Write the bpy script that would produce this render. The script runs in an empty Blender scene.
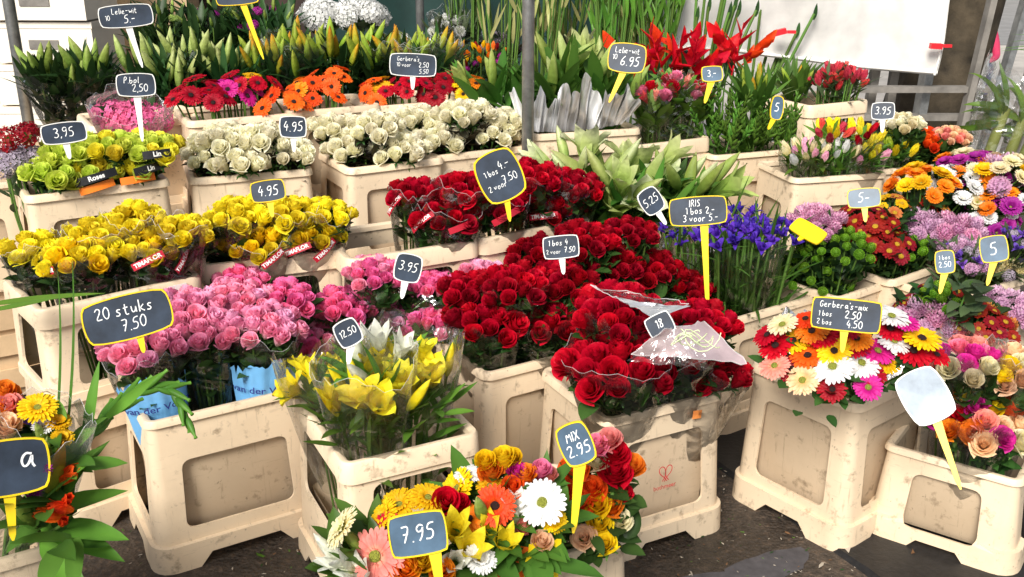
import bpy, bmesh, math, random
from mathutils import Vector, Matrix, Quaternion, noise
from mathutils.geometry import delaunay_2d_cdt
rnd = random.Random(11)
SC = bpy.context.scene
COL = SC.collection
PI = math.pi
R = math.radians
U = rnd.uniform

# ------------------------------------------------------------------ camera
CAM_H, PITCH, F = 1.5, R(20), 1000.0
CAMP = Vector((0, 0, CAM_H))
SUN_V = Vector((-0.30, -0.80, 0.70)).normalized()      # direction towards the sun

def ray(u, v):
    x = (u - 512) / F; y = -(v - 288.5) / F
    return Vector((x, y * math.sin(PITCH) + math.cos(PITCH), y * math.cos(PITCH) - math.sin(PITCH)))

def P(u, v, z):
    """the place at height z that lies along a sight line of the survey camera"""
    d = ray(u, v)
    return CAMP + d * ((z - CAM_H) / d.z)

def PY(u, v, y):
    d = ray(u, v)
    return CAMP + d * (y / d.y)

def depth(p):
    return (p - CAMP).dot(Vector((0, math.cos(PITCH), -math.sin(PITCH))))

# ------------------------------------------------------------------ scene helpers
def tag(o, label=None, cat=None, group=None, kind=None):
    if label: o['label'] = label
    if cat: o['category'] = cat
    if group: o['group'] = group
    if kind: o['kind'] = kind
    return o

def thing(name, label, cat, loc, group=None, rz=0.0):
    o = bpy.data.objects.new(name, None); COL.objects.link(o)
    o.empty_display_size = 0.05
    o.location = loc; o.rotation_euler = (0, 0, rz)
    return tag(o, label, cat, group)

def link(name, data, parent=None, mat=None):
    """mat: matrix in the parent's frame"""
    o = bpy.data.objects.new(name, data); COL.objects.link(o)
    if parent is not None: o.parent = parent
    if mat is not None: o.matrix_local = mat
    return o

class MB:
    def __init__(s): s.v = []; s.f = []; s.m = []; s.t = []
    def add(s, verts, faces, mi=0, tint=None):
        b = len(s.v); s.v.extend(verts)
        s.f.extend([tuple(i + b for i in f) for f in faces]); s.m.extend([mi] * len(faces))
        s.t.extend(tint if tint is not None else [0.5] * len(verts))
    def grid(s, pts, nu, nv, mi=0, tint=None, closed=False):
        """pts row by row: nv rows of nu points"""
        fs = []
        for j in range(nv - 1):
            for i in range(nu - (0 if closed else 1)):
                a = j * nu + i; b = j * nu + (i + 1) % nu
                fs.append((a, b, b + nu, a + nu))
        s.add(pts, fs, mi, tint)
    def tube(s, path, rad, sides=5, mi=0, tint=0.5, cap=False):
        pts = []; n = len(path)
        for k, p in enumerate(path):
            d = (path[min(k + 1, n - 1)] - path[max(k - 1, 0)])
            if d.length < 1e-9: d = Vector((0, 0, 1))
            q = d.normalized().to_track_quat('Z', 'Y')
            r = rad[k] if isinstance(rad, (list, tuple)) else rad
            for i in range(sides):
                a = 2 * PI * i / sides
                pts.append(p + q @ Vector((r * math.cos(a), r * math.sin(a), 0)))
        s.grid(pts, sides, n, mi, [tint] * len(pts), True)
        if cap:
            b = len(s.v)
            s.f.append(tuple(b - sides + i for i in range(sides))); s.m.append(mi)
            s.f.append(tuple(b - sides * n + sides - 1 - i for i in range(sides))); s.m.append(mi)
    def box(s, c, size, mi=0, q=None, tint=0.5):
        h = Vector(size) * 0.5; vs = []
        for z in (-1, 1):
            for x, y in ((-1, -1), (1, -1), (1, 1), (-1, 1)):
                p = Vector((x * h.x, y * h.y, z * h.z))
                if q is not None: p = q @ p
                vs.append(Vector(c) + p)
        s.add(vs, [(3, 2, 1, 0), (4, 5, 6, 7), (0, 1, 5, 4), (1, 2, 6, 5), (2, 3, 7, 6), (3, 0, 4, 7)], mi, [tint] * 8)
    def mesh(s, name, mats, smooth=True, sharp=None):
        me = bpy.data.meshes.new(name)
        me.from_pydata([tuple(v) for v in s.v], [], s.f)
        for m in (mats if isinstance(mats, (list, tuple)) else [mats]): me.materials.append(m)
        me.polygons.foreach_set('material_index', s.m)
        at = me.attributes.new('tint', 'FLOAT', 'POINT')
        at.data.foreach_set('value', s.t)
        me.polygons.foreach_set('use_smooth', [smooth] * len(me.polygons))
        me.update()
        if sharp is not None: me.set_sharp_from_angle(angle=R(sharp))
        return me
    def build(s, name, mats, parent=None, mat=None, smooth=True, sharp=None):
        return link(name, s.mesh(name, mats, smooth, sharp), parent, mat)

# ------------------------------------------------------------------ materials
def new_mat(name):
    m = bpy.data.materials.new(name); m.use_nodes = True
    nt = m.node_tree; nt.nodes.clear()
    out = nt.nodes.new('ShaderNodeOutputMaterial')
    return m, nt, out

def N(nt, typ, **kw):
    n = nt.nodes.new(typ)
    for k, v in kw.items():
        if k.startswith('i_'):
            key = k[2:].replace('_', ' ')
            n.inputs[key].default_value = v
        else: setattr(n, k, v)
    return n

def rgba(c): return (c[0], c[1], c[2], 1.0)

def ramp(nt, stops, interp='LINEAR'):
    r = nt.nodes.new('ShaderNodeValToRGB'); r.color_ramp.interpolation = interp
    e = r.color_ramp.elements
    while len(e) < len(stops): e.new(0.5)
    for k, (p, c) in enumerate(stops):
        e[k].position = p; e[k].color = rgba(c) if len(c) == 3 else c
    return r

def petal_mat(name, stops, rough=0.5, transl=0.28, hue=0.012, val=0.22, vein=0.0):
    m, nt, out = new_mat(name); L = nt.links.new
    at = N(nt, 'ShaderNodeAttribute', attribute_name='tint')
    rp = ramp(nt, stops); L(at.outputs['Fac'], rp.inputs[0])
    oi = N(nt, 'ShaderNodeObjectInfo')
    hsv = N(nt, 'ShaderNodeHueSaturation')
    mh = N(nt, 'ShaderNodeMapRange'); mh.inputs[3].default_value = 0.5 - hue; mh.inputs[4].default_value = 0.5 + hue
    mv = N(nt, 'ShaderNodeMapRange'); mv.inputs[3].default_value = 1 - val; mv.inputs[4].default_value = 1 + val * 0.6
    L(oi.outputs['Random'], mh.inputs[0]); L(oi.outputs['Random'], mv.inputs[0])
    L(mh.outputs[0], hsv.inputs['Hue']); L(mv.outputs[0], hsv.inputs['Value']); L(rp.outputs[0], hsv.inputs['Color'])
    tc = N(nt, 'ShaderNodeTexCoord')
    nz = N(nt, 'ShaderNodeTexNoise', i_Scale=7.0, i_Detail=4.0)
    L(tc.outputs['Object'], nz.inputs['Vector'])
    mx = N(nt, 'ShaderNodeMapRange'); mx.inputs[1].default_value = 0.3; mx.inputs[2].default_value = 0.7
    mx.inputs[3].default_value = 0.82; mx.inputs[4].default_value = 1.12
    L(nz.outputs['Fac'], mx.inputs[0])
    mul = N(nt, 'ShaderNodeVectorMath', operation='SCALE'); L(hsv.outputs[0], mul.inputs[0]); L(mx.outputs[0], mul.inputs['Scale'])
    b = N(nt, 'ShaderNodeBsdfPrincipled', i_Roughness=rough)
    b.inputs['Specular IOR Level'].default_value = 0.25
    L(mul.outputs[0], b.inputs['Base Color'])
    bp = N(nt, 'ShaderNodeBump', i_Strength=0.25, i_Distance=0.02); L(nz.outputs['Fac'], bp.inputs['Height']); L(bp.outputs[0], b.inputs['Normal'])
    tr = N(nt, 'ShaderNodeBsdfTranslucent'); L(mul.outputs[0], tr.inputs['Color'])
    mix = N(nt, 'ShaderNodeMixShader'); mix.inputs[0].default_value = transl
    L(b.outputs[0], mix.inputs[1]); L(tr.outputs[0], mix.inputs[2]); L(mix.outputs[0], out.inputs[0])
    return m

def leaf_mat(name, c0, c1, rough=0.42, transl=0.38):
    return petal_mat(name, [(0.0, c0), (1.0, c1)], rough, transl, 0.015, 0.3)

def plain_mat(name, col, rough=0.5, metal=0.0, var=0.12, scale=12.0, bump=0.15, bdist=0.002, spec=0.4):
    m, nt, out = new_mat(name); L = nt.links.new
    tc = N(nt, 'ShaderNodeTexCoord')
    nz = N(nt, 'ShaderNodeTexNoise', i_Scale=scale, i_Detail=6.0, i_Roughness=0.62)
    L(tc.outputs['Object'], nz.inputs['Vector'])
    rp = ramp(nt, [(0.3, tuple(c * (1 - var) for c in col)), (0.7, tuple(min(1, c * (1 + var)) for c in col))])
    L(nz.outputs['Fac'], rp.inputs[0])
    b = N(nt, 'ShaderNodeBsdfPrincipled', i_Roughness=rough, i_Metallic=metal)
    b.inputs['Specular IOR Level'].default_value = spec
    L(rp.outputs[0], b.inputs['Base Color'])
    bp = N(nt, 'ShaderNodeBump', i_Strength=bump, i_Distance=bdist); L(nz.outputs['Fac'], bp.inputs['Height']); L(bp.outputs[0], b.inputs['Normal'])
    L(b.outputs[0], out.inputs[0])
    return m

def bucket_mat(name, clean, dirt):
    """worn beige plastic: smudges, scuffs and grime"""
    m, nt, out = new_mat(name); L = nt.links.new
    tc = N(nt, 'ShaderNodeTexCoord'); oi = N(nt, 'ShaderNodeObjectInfo')
    off = N(nt, 'ShaderNodeVectorMath', operation='SCALE'); off.inputs[0].default_value = (13, 7, 5)
    L(oi.outputs['Random'], off.inputs['Scale'])
    pos = N(nt, 'ShaderNodeVectorMath', operation='ADD'); L(tc.outputs['Object'], pos.inputs[0]); L(off.outputs[0], pos.inputs[1])
    def noise_mask(scale, lo, hi, detail=6.0, stretch=None):
        n = N(nt, 'ShaderNodeTexNoise', i_Scale=scale, i_Detail=detail, i_Roughness=0.65)
        if stretch:
            mp = N(nt, 'ShaderNodeMapping'); mp.inputs['Scale'].default_value = stretch
            L(pos.outputs[0], mp.inputs[0]); L(mp.outputs[0], n.inputs['Vector'])
        else: L(pos.outputs[0], n.inputs['Vector'])
        r = N(nt, 'ShaderNodeMapRange'); r.inputs[1].default_value = lo; r.inputs[2].default_value = hi
        L(n.outputs['Fac'], r.inputs[0]); return n, r.outputs[0]
    def mixc(a, bcol, fac, amount):
        mm = N(nt, 'ShaderNodeMath', operation='MULTIPLY'); L(fac, mm.inputs[0]); mm.inputs[1].default_value = amount
        x = N(nt, 'ShaderNodeMix', data_type='RGBA'); L(mm.outputs[0], x.inputs[0]); L(a, x.inputs[6]); x.inputs[7].default_value = rgba(bcol)
        return x.outputs[2]
    base = ramp(nt, [(0.0, tuple(c * 0.86 for c in clean)), (1.0, tuple(min(1, c * 1.1) for c in clean))])
    L(oi.outputs['Random'], base.inputs[0])
    c = base.outputs[0]
    n1, m1 = noise_mask(4.0, 0.45, 0.75); c = mixc(c, tuple(d * 1.6 for d in dirt), m1, 0.3)
    n2, m2 = noise_mask(24.0, 0.57, 0.70, 10.0); c = mixc(c, dirt, m2, 0.75)
    n3, m3 = noise_mask(42.0, 0.66, 0.72, 4.0); c = mixc(c, tuple(d * 0.45 for d in dirt), m3, 0.55)
    n5, m5 = noise_mask(16.0, 0.61, 0.66, 9.0, (1, 1, 9)); c = mixc(c, tuple(d * .9 for d in dirt), m5, 0.16)
    n4, m4 = noise_mask(12.0, 0.60, 0.70, 8.0, (7, 7, 0.5)); c = mixc(c, dirt, m4, 0.42)
    b = N(nt, 'ShaderNodeBsdfPrincipled', i_Roughness=0.42)
    b.inputs['Specular IOR Level'].default_value = 0.4
    L(c, b.inputs['Base Color'])
    rr = N(nt, 'ShaderNodeMapRange'); rr.inputs[3].default_value = 0.36; rr.inputs[4].default_value = 0.62
    L(n2.outputs['Fac'], rr.inputs[0]); L(rr.outputs[0], b.inputs['Roughness'])
    bp = N(nt, 'ShaderNodeBump', i_Strength=0.2, i_Distance=0.002); L(n2.outputs['Fac'], bp.inputs['Height']); L(bp.outputs[0], b.inputs['Normal'])
    L(b.outputs[0], out.inputs[0])
    return m

def cello_mat(name, tint=(1, 1, 1), haze=0.05, gloss=(1, 1, 1), amount=0.55, scale=9.0):
    """thin crinkled clear film"""
    m, nt, out = new_mat(name); L = nt.links.new
    tc = N(nt, 'ShaderNodeTexCoord')
    nz = N(nt, 'ShaderNodeTexNoise', i_Scale=scale, i_Detail=3.0, i_Roughness=0.5, i_Distortion=1.2)
    vo = N(nt, 'ShaderNodeTexVoronoi', i_Scale=scale * 2.2)
    L(tc.outputs['Object'], nz.inputs['Vector']); L(tc.outputs['Object'], vo.inputs['Vector'])
    ad = N(nt, 'ShaderNodeMath', operation='MULTIPLY_ADD'); ad.inputs[1].default_value = 0.5
    L(vo.outputs['Distance'], ad.inputs[0]); L(nz.outputs['Fac'], ad.inputs[2])
    bp = N(nt, 'ShaderNodeBump', i_Strength=0.7, i_Distance=0.03); L(ad.outputs[0], bp.inputs['Height'])
    tr = N(nt, 'ShaderNodeBsdfTransparent'); tr.inputs[0].default_value = rgba(tint)
    gl = N(nt, 'ShaderNodeBsdfGlossy', i_Roughness=0.12); gl.inputs[0].default_value = rgba(gloss); L(bp.outputs[0], gl.inputs['Normal'])
    df = N(nt, 'ShaderNodeBsdfTranslucent'); df.inputs[0].default_value = (0.9, 0.9, 0.9, 1)
    lw = N(nt, 'ShaderNodeLayerWeight', i_Blend=0.25); L(bp.outputs[0], lw.inputs['Normal'])
    fm = N(nt, 'ShaderNodeMath', operation='MULTIPLY_ADD'); fm.inputs[1].default_value = amount; fm.inputs[2].default_value = 0.055
    L(lw.outputs['Fresnel'], fm.inputs[0])
    m1 = N(nt, 'ShaderNodeMixShader'); L(fm.outputs[0], m1.inputs[0]); L(tr.outputs[0], m1.inputs[1]); L(gl.outputs[0], m1.inputs[2])
    m2 = N(nt, 'ShaderNodeMixShader'); m2.inputs[0].default_value = haze; L(m1.outputs[0], m2.inputs[1]); L(df.outputs[0], m2.inputs[2])
    L(m2.outputs[0], out.inputs[0])
    return m

M = {}
# petals: colour from the base of a petal (0) to its lip (1)
PET = {
 'pink': [(0, (.96, .80, .68)), (.3, (.96, .52, .58)), (1, (.97, .36, .55))],
 'hotpink': [(0, (.94, .60, .50)), (.3, (.95, .24, .40)), (1, (.97, .19, .44))],
 'palepink': [(0, (.95, .80, .68)), (.4, (.95, .54, .66)), (1, (.96, .48, .70))],
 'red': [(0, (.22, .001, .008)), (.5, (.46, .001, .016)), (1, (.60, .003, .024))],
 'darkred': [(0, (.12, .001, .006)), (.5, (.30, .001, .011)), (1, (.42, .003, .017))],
 'yellow': [(0, (.95, .74, .05)), (.5, (.97, .78, .012)), (1, (.97, .83, .04))],
 'goldrose': [(0, (.92, .58, .03)), (.5, (.96, .62, .008)), (1, (.97, .72, .016))],
 'white': [(0, (.74, .74, .34)), (.35, (.93, .89, .60)), (1, (.97, .93, .74))],
 'lime': [(0, (.40, .54, .04)), (.5, (.62, .74, .06)), (1, (.74, .82, .14))],
 'limeyel': [(0, (.66, .64, .04)), (.5, (.88, .76, .03)), (1, (.92, .82, .07))],
 'orange': [(0, (.85, .30, .01)), (.5, (.92, .22, .006)), (1, (.95, .30, .02))],
 'orangered': [(0, (.80, .18, .01)), (.5, (.88, .08, .006)), (1, (.92, .12, .014))],
 'magenta': [(0, (.50, .02, .18)), (.5, (.62, .012, .26)), (1, (.72, .03, .34))],
 'purewhite':[(0, (.75, .78, .5)), (.3, (.85, .85, .82)), (1, (.88, .88, .88))],
 'cream':   [(0, (.7, .6, .2)), (.4, (.85, .75, .42)), (1, (.88, .80, .55))],
 'coral': [(0, (.92, .60, .35)), (.5, (.92, .26, .20)), (1, (.94, .36, .30))],
 'peach': [(0, (.92, .70, .25)), (.5, (.94, .52, .26)), (1, (.95, .66, .42))],
 'gerbyel': [(0, (.80, .40, .01)), (.5, (.86, .50, .005)), (1, (.90, .60, .01))],
 'lilybud': [(0, (.20, .32, .05)), (.5, (.46, .56, .16)), (1, (.62, .66, .32))],
 'lilydark':[(0, (.08, .17, .02)), (.5, (.28, .40, .07)), (1, (.48, .55, .18))],
 'budgreen':[(0, (.12, .26, .02)), (.5, (.30, .44, .04)), (1, (.52, .58, .10))],
 'budorange':[(0, (.16, .26, .02)), (.45, (.42, .40, .03)), (1, (.78, .26, .015))],
 'lilywhite':[(0, (.45, .55, .14)), (.35, (.80, .82, .66)), (1, (.86, .87, .80))],
 'lilypale': [(0, (.20, .38, .05)), (.4, (.50, .62, .20)), (1, (.80, .84, .56))],
 'lilyyel': [(0, (.55, .60, .05)), (.3, (.93, .74, .01)), (1, (.95, .84, .04))],
 'iris':    [(0, (.80, .55, .02)), (.18, (.10, .03, .42)), (1, (.10, .035, .50))],
 'santini': [(0, (.08, .22, .012)), (.5, (.22, .46, .02)), (1, (.36, .60, .05))],
 'mauve': [(0, (.55, .18, .38)), (.5, (.78, .38, .56)), (1, (.86, .55, .70))],
 'lavender': [(0, (.55, .28, .48)), (.5, (.74, .44, .62)), (1, (.84, .58, .74))],
 'purple':  [(0, (.22, .01, .16)), (.5, (.36, .015, .26)), (1, (.46, .03, .34))],
 'lilac':   [(0, (.35, .28, .36)), (1, (.56, .48, .58))],
 'maroon': [(0, (.60, .18, .02)), (.3, (.24, .006, .008)), (1, (.34, .010, .014))],
 'bronze':  [(0, (.40, .10, .02)), (.5, (.60, .18, .03)), (1, (.70, .28, .08))],
 'helired': [(0, (.66, .012, .006)), (.8, (.78, .02, .008)), (1, (.80, .12, .015))],
 'tulipred':[(0, (.60, .10, .08)), (.5, (.70, .05, .07)), (1, (.74, .09, .10))],
 'hydpink': [(0, (.75, .15, .28)), (.5, (.88, .14, .32)), (1, (.92, .26, .42))],
 'blueviolet':[(0, (.14, .06, .40)), (1, (.20, .09, .52))],
}
def pet(c):
    k = 'pet_' + c
    if k not in M:
        light = c in ('white', 'purewhite', 'lilywhite', 'cream', 'lime')
        M[k] = petal_mat('petal ' + c, PET[c], 0.5, 0.38 if light else 0.32, 0.002 if c in ('red', 'darkred') else 0.010, 0.08 if light else (0.10 if 'pink' in c else 0.17))
    return M[k]
M['eye_dark'] = plain_mat('dark flower eye', (.035, .012, .010), 0.8, var=.5, scale=40, bump=.8, bdist=.02)
M['eye_green'] = plain_mat('green flower eye', (.35, .38, .05), 0.8, var=.5, scale=40, bump=.8, bdist=.02)
M['eye_yellow'] = plain_mat('yellow flower eye', (.72, .42, .02), 0.8, var=.4, scale=40, bump=.8, bdist=.02)
M['anther'] = plain_mat('rust anther', (.28, .07, .01), 0.8)
M['rose_leaf'] = leaf_mat('rose leaf', (.024, .070, .016), (.070, .165, .035))
M['lily_leaf'] = leaf_mat('lily leaf', (.045, .120, .018), (.120, .26, .040), 0.36)
M['dark_leaf'] = leaf_mat('dark leaf', (.014, .045, .013), (.045, .110, .028), 0.4)
M['fresh_leaf'] = leaf_mat('fresh green leaf', (.06, .16, .02), (.16, .32, .04), 0.42, .32)
M['grey_leaf'] = leaf_mat('dull leaf', (.05, .085, .04), (.12, .17, .07))
M['dark_ctn'] = leaf_mat('dark red young leaf', (.028, .016, .012), (.050, .045, .022))
M['stem'] = leaf_mat('stem green', (.07, .15, .025), (.14, .26, .05), 0.45, 0.1)
M['bamboo'] = leaf_mat('thick pale green stem', (.22, .30, .06), (.42, .46, .12), 0.4, .1)
M['pale_twig'] = leaf_mat('pale yellow twig leaf', (.40, .42, .12), (.62, .60, .26))
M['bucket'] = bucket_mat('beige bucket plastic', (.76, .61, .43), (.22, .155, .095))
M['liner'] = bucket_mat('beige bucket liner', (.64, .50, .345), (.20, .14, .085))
M['cello'] = cello_mat('clear cellophane', (.985, .985, .985), 0.065, amount=.85)
M['cello_haze'] = cello_mat('hazy cellophane', (.96, .96, .96), 0.10, amount=.6)
M['cello_pink'] = cello_mat('pink tinted film', (.95, .62, .66), 0.08, (1, .9, .9), .5)
M['foil'] = plain_mat('silver gift foil', (.84, .84, .86), 0.32, 0.75, .1, 14, .4, .01)
M['silver_paper'] = plain_mat('silver grey wrapping paper', (.86, .87, .89), 0.38, 0.0, .10, 10, .25, .01)
M['foil_pink'] = plain_mat('pearly pink foil', (.84, .62, .62), 0.30, 0.65, .25, 8, .4, .01)
M['blue_wrap'] = plain_mat('blue printed sleeve', (.16, .42, .74), 0.35, 0, .10, 9, .5, .01, .5)
M['blue_ink'] = plain_mat('dark blue ink', (.02, .03, .20), 0.5)
M['red_band'] = plain_mat('red sleeve band', (.42, .012, .03), 0.35, 0, .1, 20, .3)
M['black_band'] = plain_mat('black sleeve band', (.012, .012, .014), 0.35, 0, .3, 12, .4, .006)
M['white_ink'] = plain_mat('white print', (.80, .80, .78), 0.5, var=.05)
M['orange_print'] = petal_mat('orange printed film', [(0, (.75, .05, .01)), (.6, (.80, .16, .02)), (1, (.85, .45, .10))], .4, .1)
M['slate'] = plain_mat('blue black slate face', (.024, .036, .058), 0.42, 0, .6, 11, .2, .001, .5)
M['slate_blue'] = plain_mat('blue grey slate face', (.06, .11, .17), 0.36, 0, .45, 11, .2, .001, .5)
M['slate_glare'] = plain_mat('slate face paled by glare', (.30, .36, .43), 0.45, 0, .45, 7, .3, .004, .25)  # dark slate made pale: part of the sun's glare is put into its colour
M['sign_yellow'] = plain_mat('yellow sign plastic', (.82, .58, .01), 0.4, 0, .06)
M['sign_white'] = plain_mat('white sign plastic', (.80, .80, .77), 0.4, 0, .05)
M['chalk'] = plain_mat('white marker', (.82, .84, .84), 0.7, 0, .12, 60)
M['zinc'] = plain_mat('galvanised steel', (.30, .31, .31), 0.42, 0.75, .35, 22, .3)
M['grey_wood'] = plain_mat('weathered grey wood', (.20, .185, .165), 0.75, 0, .35, 9, .6, .006)
M['pale_wood'] = plain_mat('pale crate wood', (.62, .44, .26), 0.65, 0, .18, 8, .4, .004)
M['foam_box'] = plain_mat('pale box', (.78, .72, .62), 0.6, 0, .08, 5)
M['red_clip'] = plain_mat('red clip plastic', (.62, .02, .03), 0.35)
M['ribbon'] = plain_mat('pale green ribbon', (.62, .70, .42), 0.35)
M['paper'] = plain_mat('white label paper', (.80, .79, .75), 0.6, 0, .05)
M['heart'] = plain_mat('faded red print', (.55, .05, .05), 0.6, 0, .3, 60)
M['orange_stick'] = plain_mat('orange sticker', (.85, .25, .06), 0.5, 0, .4, 40)

# ------------------------------------------------------------------ flower meshes (unit size: about 1 across, z up, stem joins at the origin)
def rose(mb, sd, op=0.5, core=0):
    r_ = random.Random(sd)
    def petal(phi, hw, Rb, Rt, H, curl, tilt, w=7, h=6, tb=0.0):
        pts = []; ti = []
        rf = [r_.uniform(-1, 1) for _ in range(4)]
        for j in range(h):
            v = j / (h - 1)
            for i in range(w):
                u = -1 + 2 * i / (w - 1)
                edge = u * u
                a = phi + u * hw * (0.45 + 0.55 * math.sin(min(1, v * 1.25) * PI / 2)) 
                rad = Rb + (Rt - Rb) * (v ** 0.75)
                lip = max(0, (v - 0.6) / 0.4)
                rad += curl * lip ** 2 * (0.75 + 0.35 * edge) + 0.018 * rf[0] * math.sin(3 * u + rf[1] * 3) * v
                z = H * v * (1 - 0.20 * edge * v) - curl * 0.55 * lip ** 3 + 0.02 * rf[2] * math.sin(4 * u + rf[3] * 3) * v
                rad *= 1 - 0.05 * edge * (1 if Rt < .3 else 0)
                pts.append(Vector((rad * math.cos(a) , rad * math.sin(a), 0.06 + z)))
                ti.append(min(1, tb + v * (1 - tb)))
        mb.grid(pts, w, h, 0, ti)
    ga = R(137.5); k = 0
    n_in, n_mid, n_out = 6, 6, 7
    for i in range(n_in):
        t = i / n_in
        petal(k * ga + r_.uniform(-.2, .2), R(100 - 15 * t), 0.03, 0.055 + 0.13 * t, 0.98 - 0.03 * t, 0.03 * op, 0, 8, 5, .55); k += 1
    for i in range(n_mid):
        t = i / n_mid
        petal(k * ga + r_.uniform(-.2, .2), R(72), 0.05, 0.20 + 0.11 * t + .05 * op, 0.97 - 0.06 * t, 0.03 + 0.07 * op, 0, tb=.35); k += 1
    for i in range(n_out):
        t = i / n_out
        petal(k * ga + r_.uniform(-.25, .25), R(56), 0.08, 0.34 + (0.05 + .06 * op) * t, 0.90 - 0.13 * t - .16 * op * t, 0.06 + 0.17 * op * t, 0); k += 1
    # sepals and hip
    for i in range(5):
        a = 2 * PI * i / 5
        d = Vector((math.cos(a), math.sin(a), 0)); s = Vector((-d.y, d.x, 0))
        pts = []
        for j, (rr, z, w) in enumerate(((.05, .0, .07), (.20, .06, .09), (.36, .10, .05), (.46, .0, .01))):
            for q in (-1, 0, 1): pts.append(d * rr + s * w * q + Vector((0, 0, z - .02 * abs(q))))
        mb.grid(pts, 3, 4, 1, [.4] * 12)
    mb.tube([Vector((0, 0, -.16)), Vector((0, 0, -.04)), Vector((0, 0, .08))], [.045, .085, .12], 6, 1)

def ray_flower(mb, sd, n1=26, n2=20, L1=.5, L2=.40, w=.05, eye=.11, cup=.10, droop=.05, n3=0):
    r_ = random.Random(sd)
    def ring(n, Lp, zc, up, r0):
        for i in range(n):
            a = 2 * PI * (i + r_.uniform(-.25, .25)) / n
            d = Vector((math.cos(a), math.sin(a), 0)); s = Vector((-d.y, d.x, 0))
            LL = Lp * r_.uniform(.92, 1.05); lift = r_.uniform(-.02, .03)
            pts = []; ti = []
            for v, ww in ((0, .45), (.35, .85), (.75, 1.0), (.93, .75), (1.0, .18)):
                rr = r0 + (LL - r0) * v
                z = zc + up * math.sin(v * PI * .6) - droop * v * v + lift * v
                for q in (-1, 0, 1):
                    pts.append(d * rr + s * (w * ww * q) + Vector((0, 0, z - (0.012 if q == 0 else 0))))
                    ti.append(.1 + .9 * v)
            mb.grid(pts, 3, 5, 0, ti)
    ring(n1, L1, .02, cup, .06); ring(n2, L2, .05, cup * 1.2, .06)
    if n3: ring(n3, L2 * .62, .07, cup * 1.5, .04)
    # eye: a knobbly dome and a fringe of short florets
    pts = []; rows = 5; seg = 14
    for j in range(rows):
        a = j / (rows - 1) * PI / 2
        for i in range(seg):
            b = 2 * PI * i / seg
            k = 1 + r_.uniform(-.1, .1)
            pts.append(Vector((eye * math.cos(a) * math.cos(b) * k, eye * math.cos(a) * math.sin(b) * k, .085 + eye * .45 * math.sin(a) * k)))
    mb.grid(pts, seg, rows, 1, None, True)
    for i in range(28):
        a = r_.uniform(0, 2 * PI); rr = eye * r_.uniform(.85, 1.3)
        d = Vector((math.cos(a), math.sin(a), 0)); s = Vector((-d.y, d.x, 0))
        b0 = d * rr + Vector((0, 0, .08)); t = b0 + d * .035 + Vector((0, 0, .045))
        mb.add([b0 - s * .012, b0 + s * .012, t], [(0, 1, 2)], 2, [.6, .6, 1])
    # green calyx
    mb.tube([Vector((0, 0, -.16)), Vector((0, 0, -.06)), Vector((0, 0, .02))], [.03, .07, .16], 8, 3)

def pompon(mb, sd, n=90, ln=.20, w=.075, flat=.75, full=.62):
    r_ = random.Random(sd)
    core = .34
    pts = []; seg = 10; rows = 6
    for j in range(rows):
        a = -PI * .35 + j / (rows - 1) * (PI * .85)
        for i in range(seg):
            b = 2 * PI * i / seg
            pts.append(Vector((core * math.cos(a) * math.cos(b), core * math.cos(a) * math.sin(b), .2 + core * flat * math.sin(a))))
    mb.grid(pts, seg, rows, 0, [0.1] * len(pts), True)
    for i in range(n):
        z = 1 - (i + .5) / n * (1 + full); rr = math.sqrt(max(0, 1 - z * z)); a = i * R(137.508) + r_.uniform(-.1, .1)
        d = Vector((rr * math.cos(a), rr * math.sin(a), z * flat)).normalized()
        s = d.cross(Vector((0, 0, 1)))
        s = s.normalized() if s.length > .05 else Vector((1, 0, 0))
        up = s.cross(d)
        c0 = d * (core * .9); c0.z = c0.z * 1 + .2
        L = ln * r_.uniform(.85, 1.15)
        bend = up * (-.35 * L)
        p1 = c0 + d * L * .6; p2 = c0 + d * L + up * (.35 * L)
        ww = w * r_.uniform(.85, 1.15)
        mb.add([c0 - s * ww * .6, c0 + s * ww * .6, p1 + s * ww - up * .02, p1 - s * ww - up * .02, p2 + s * ww * .45, p2 - s * ww * .45, p1 - up * .05],
               [(0, 1, 6), (1, 2, 6), (3, 0, 6), (3, 6, 5), (6, 2, 4), (5, 6, 4)], 0, [.15, .15, .65, .65, 1, 1, .4])
    mb.tube([Vector((0, 0, -.15)), Vector((0, 0, .02))], [.03, .12], 6, 1)

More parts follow.
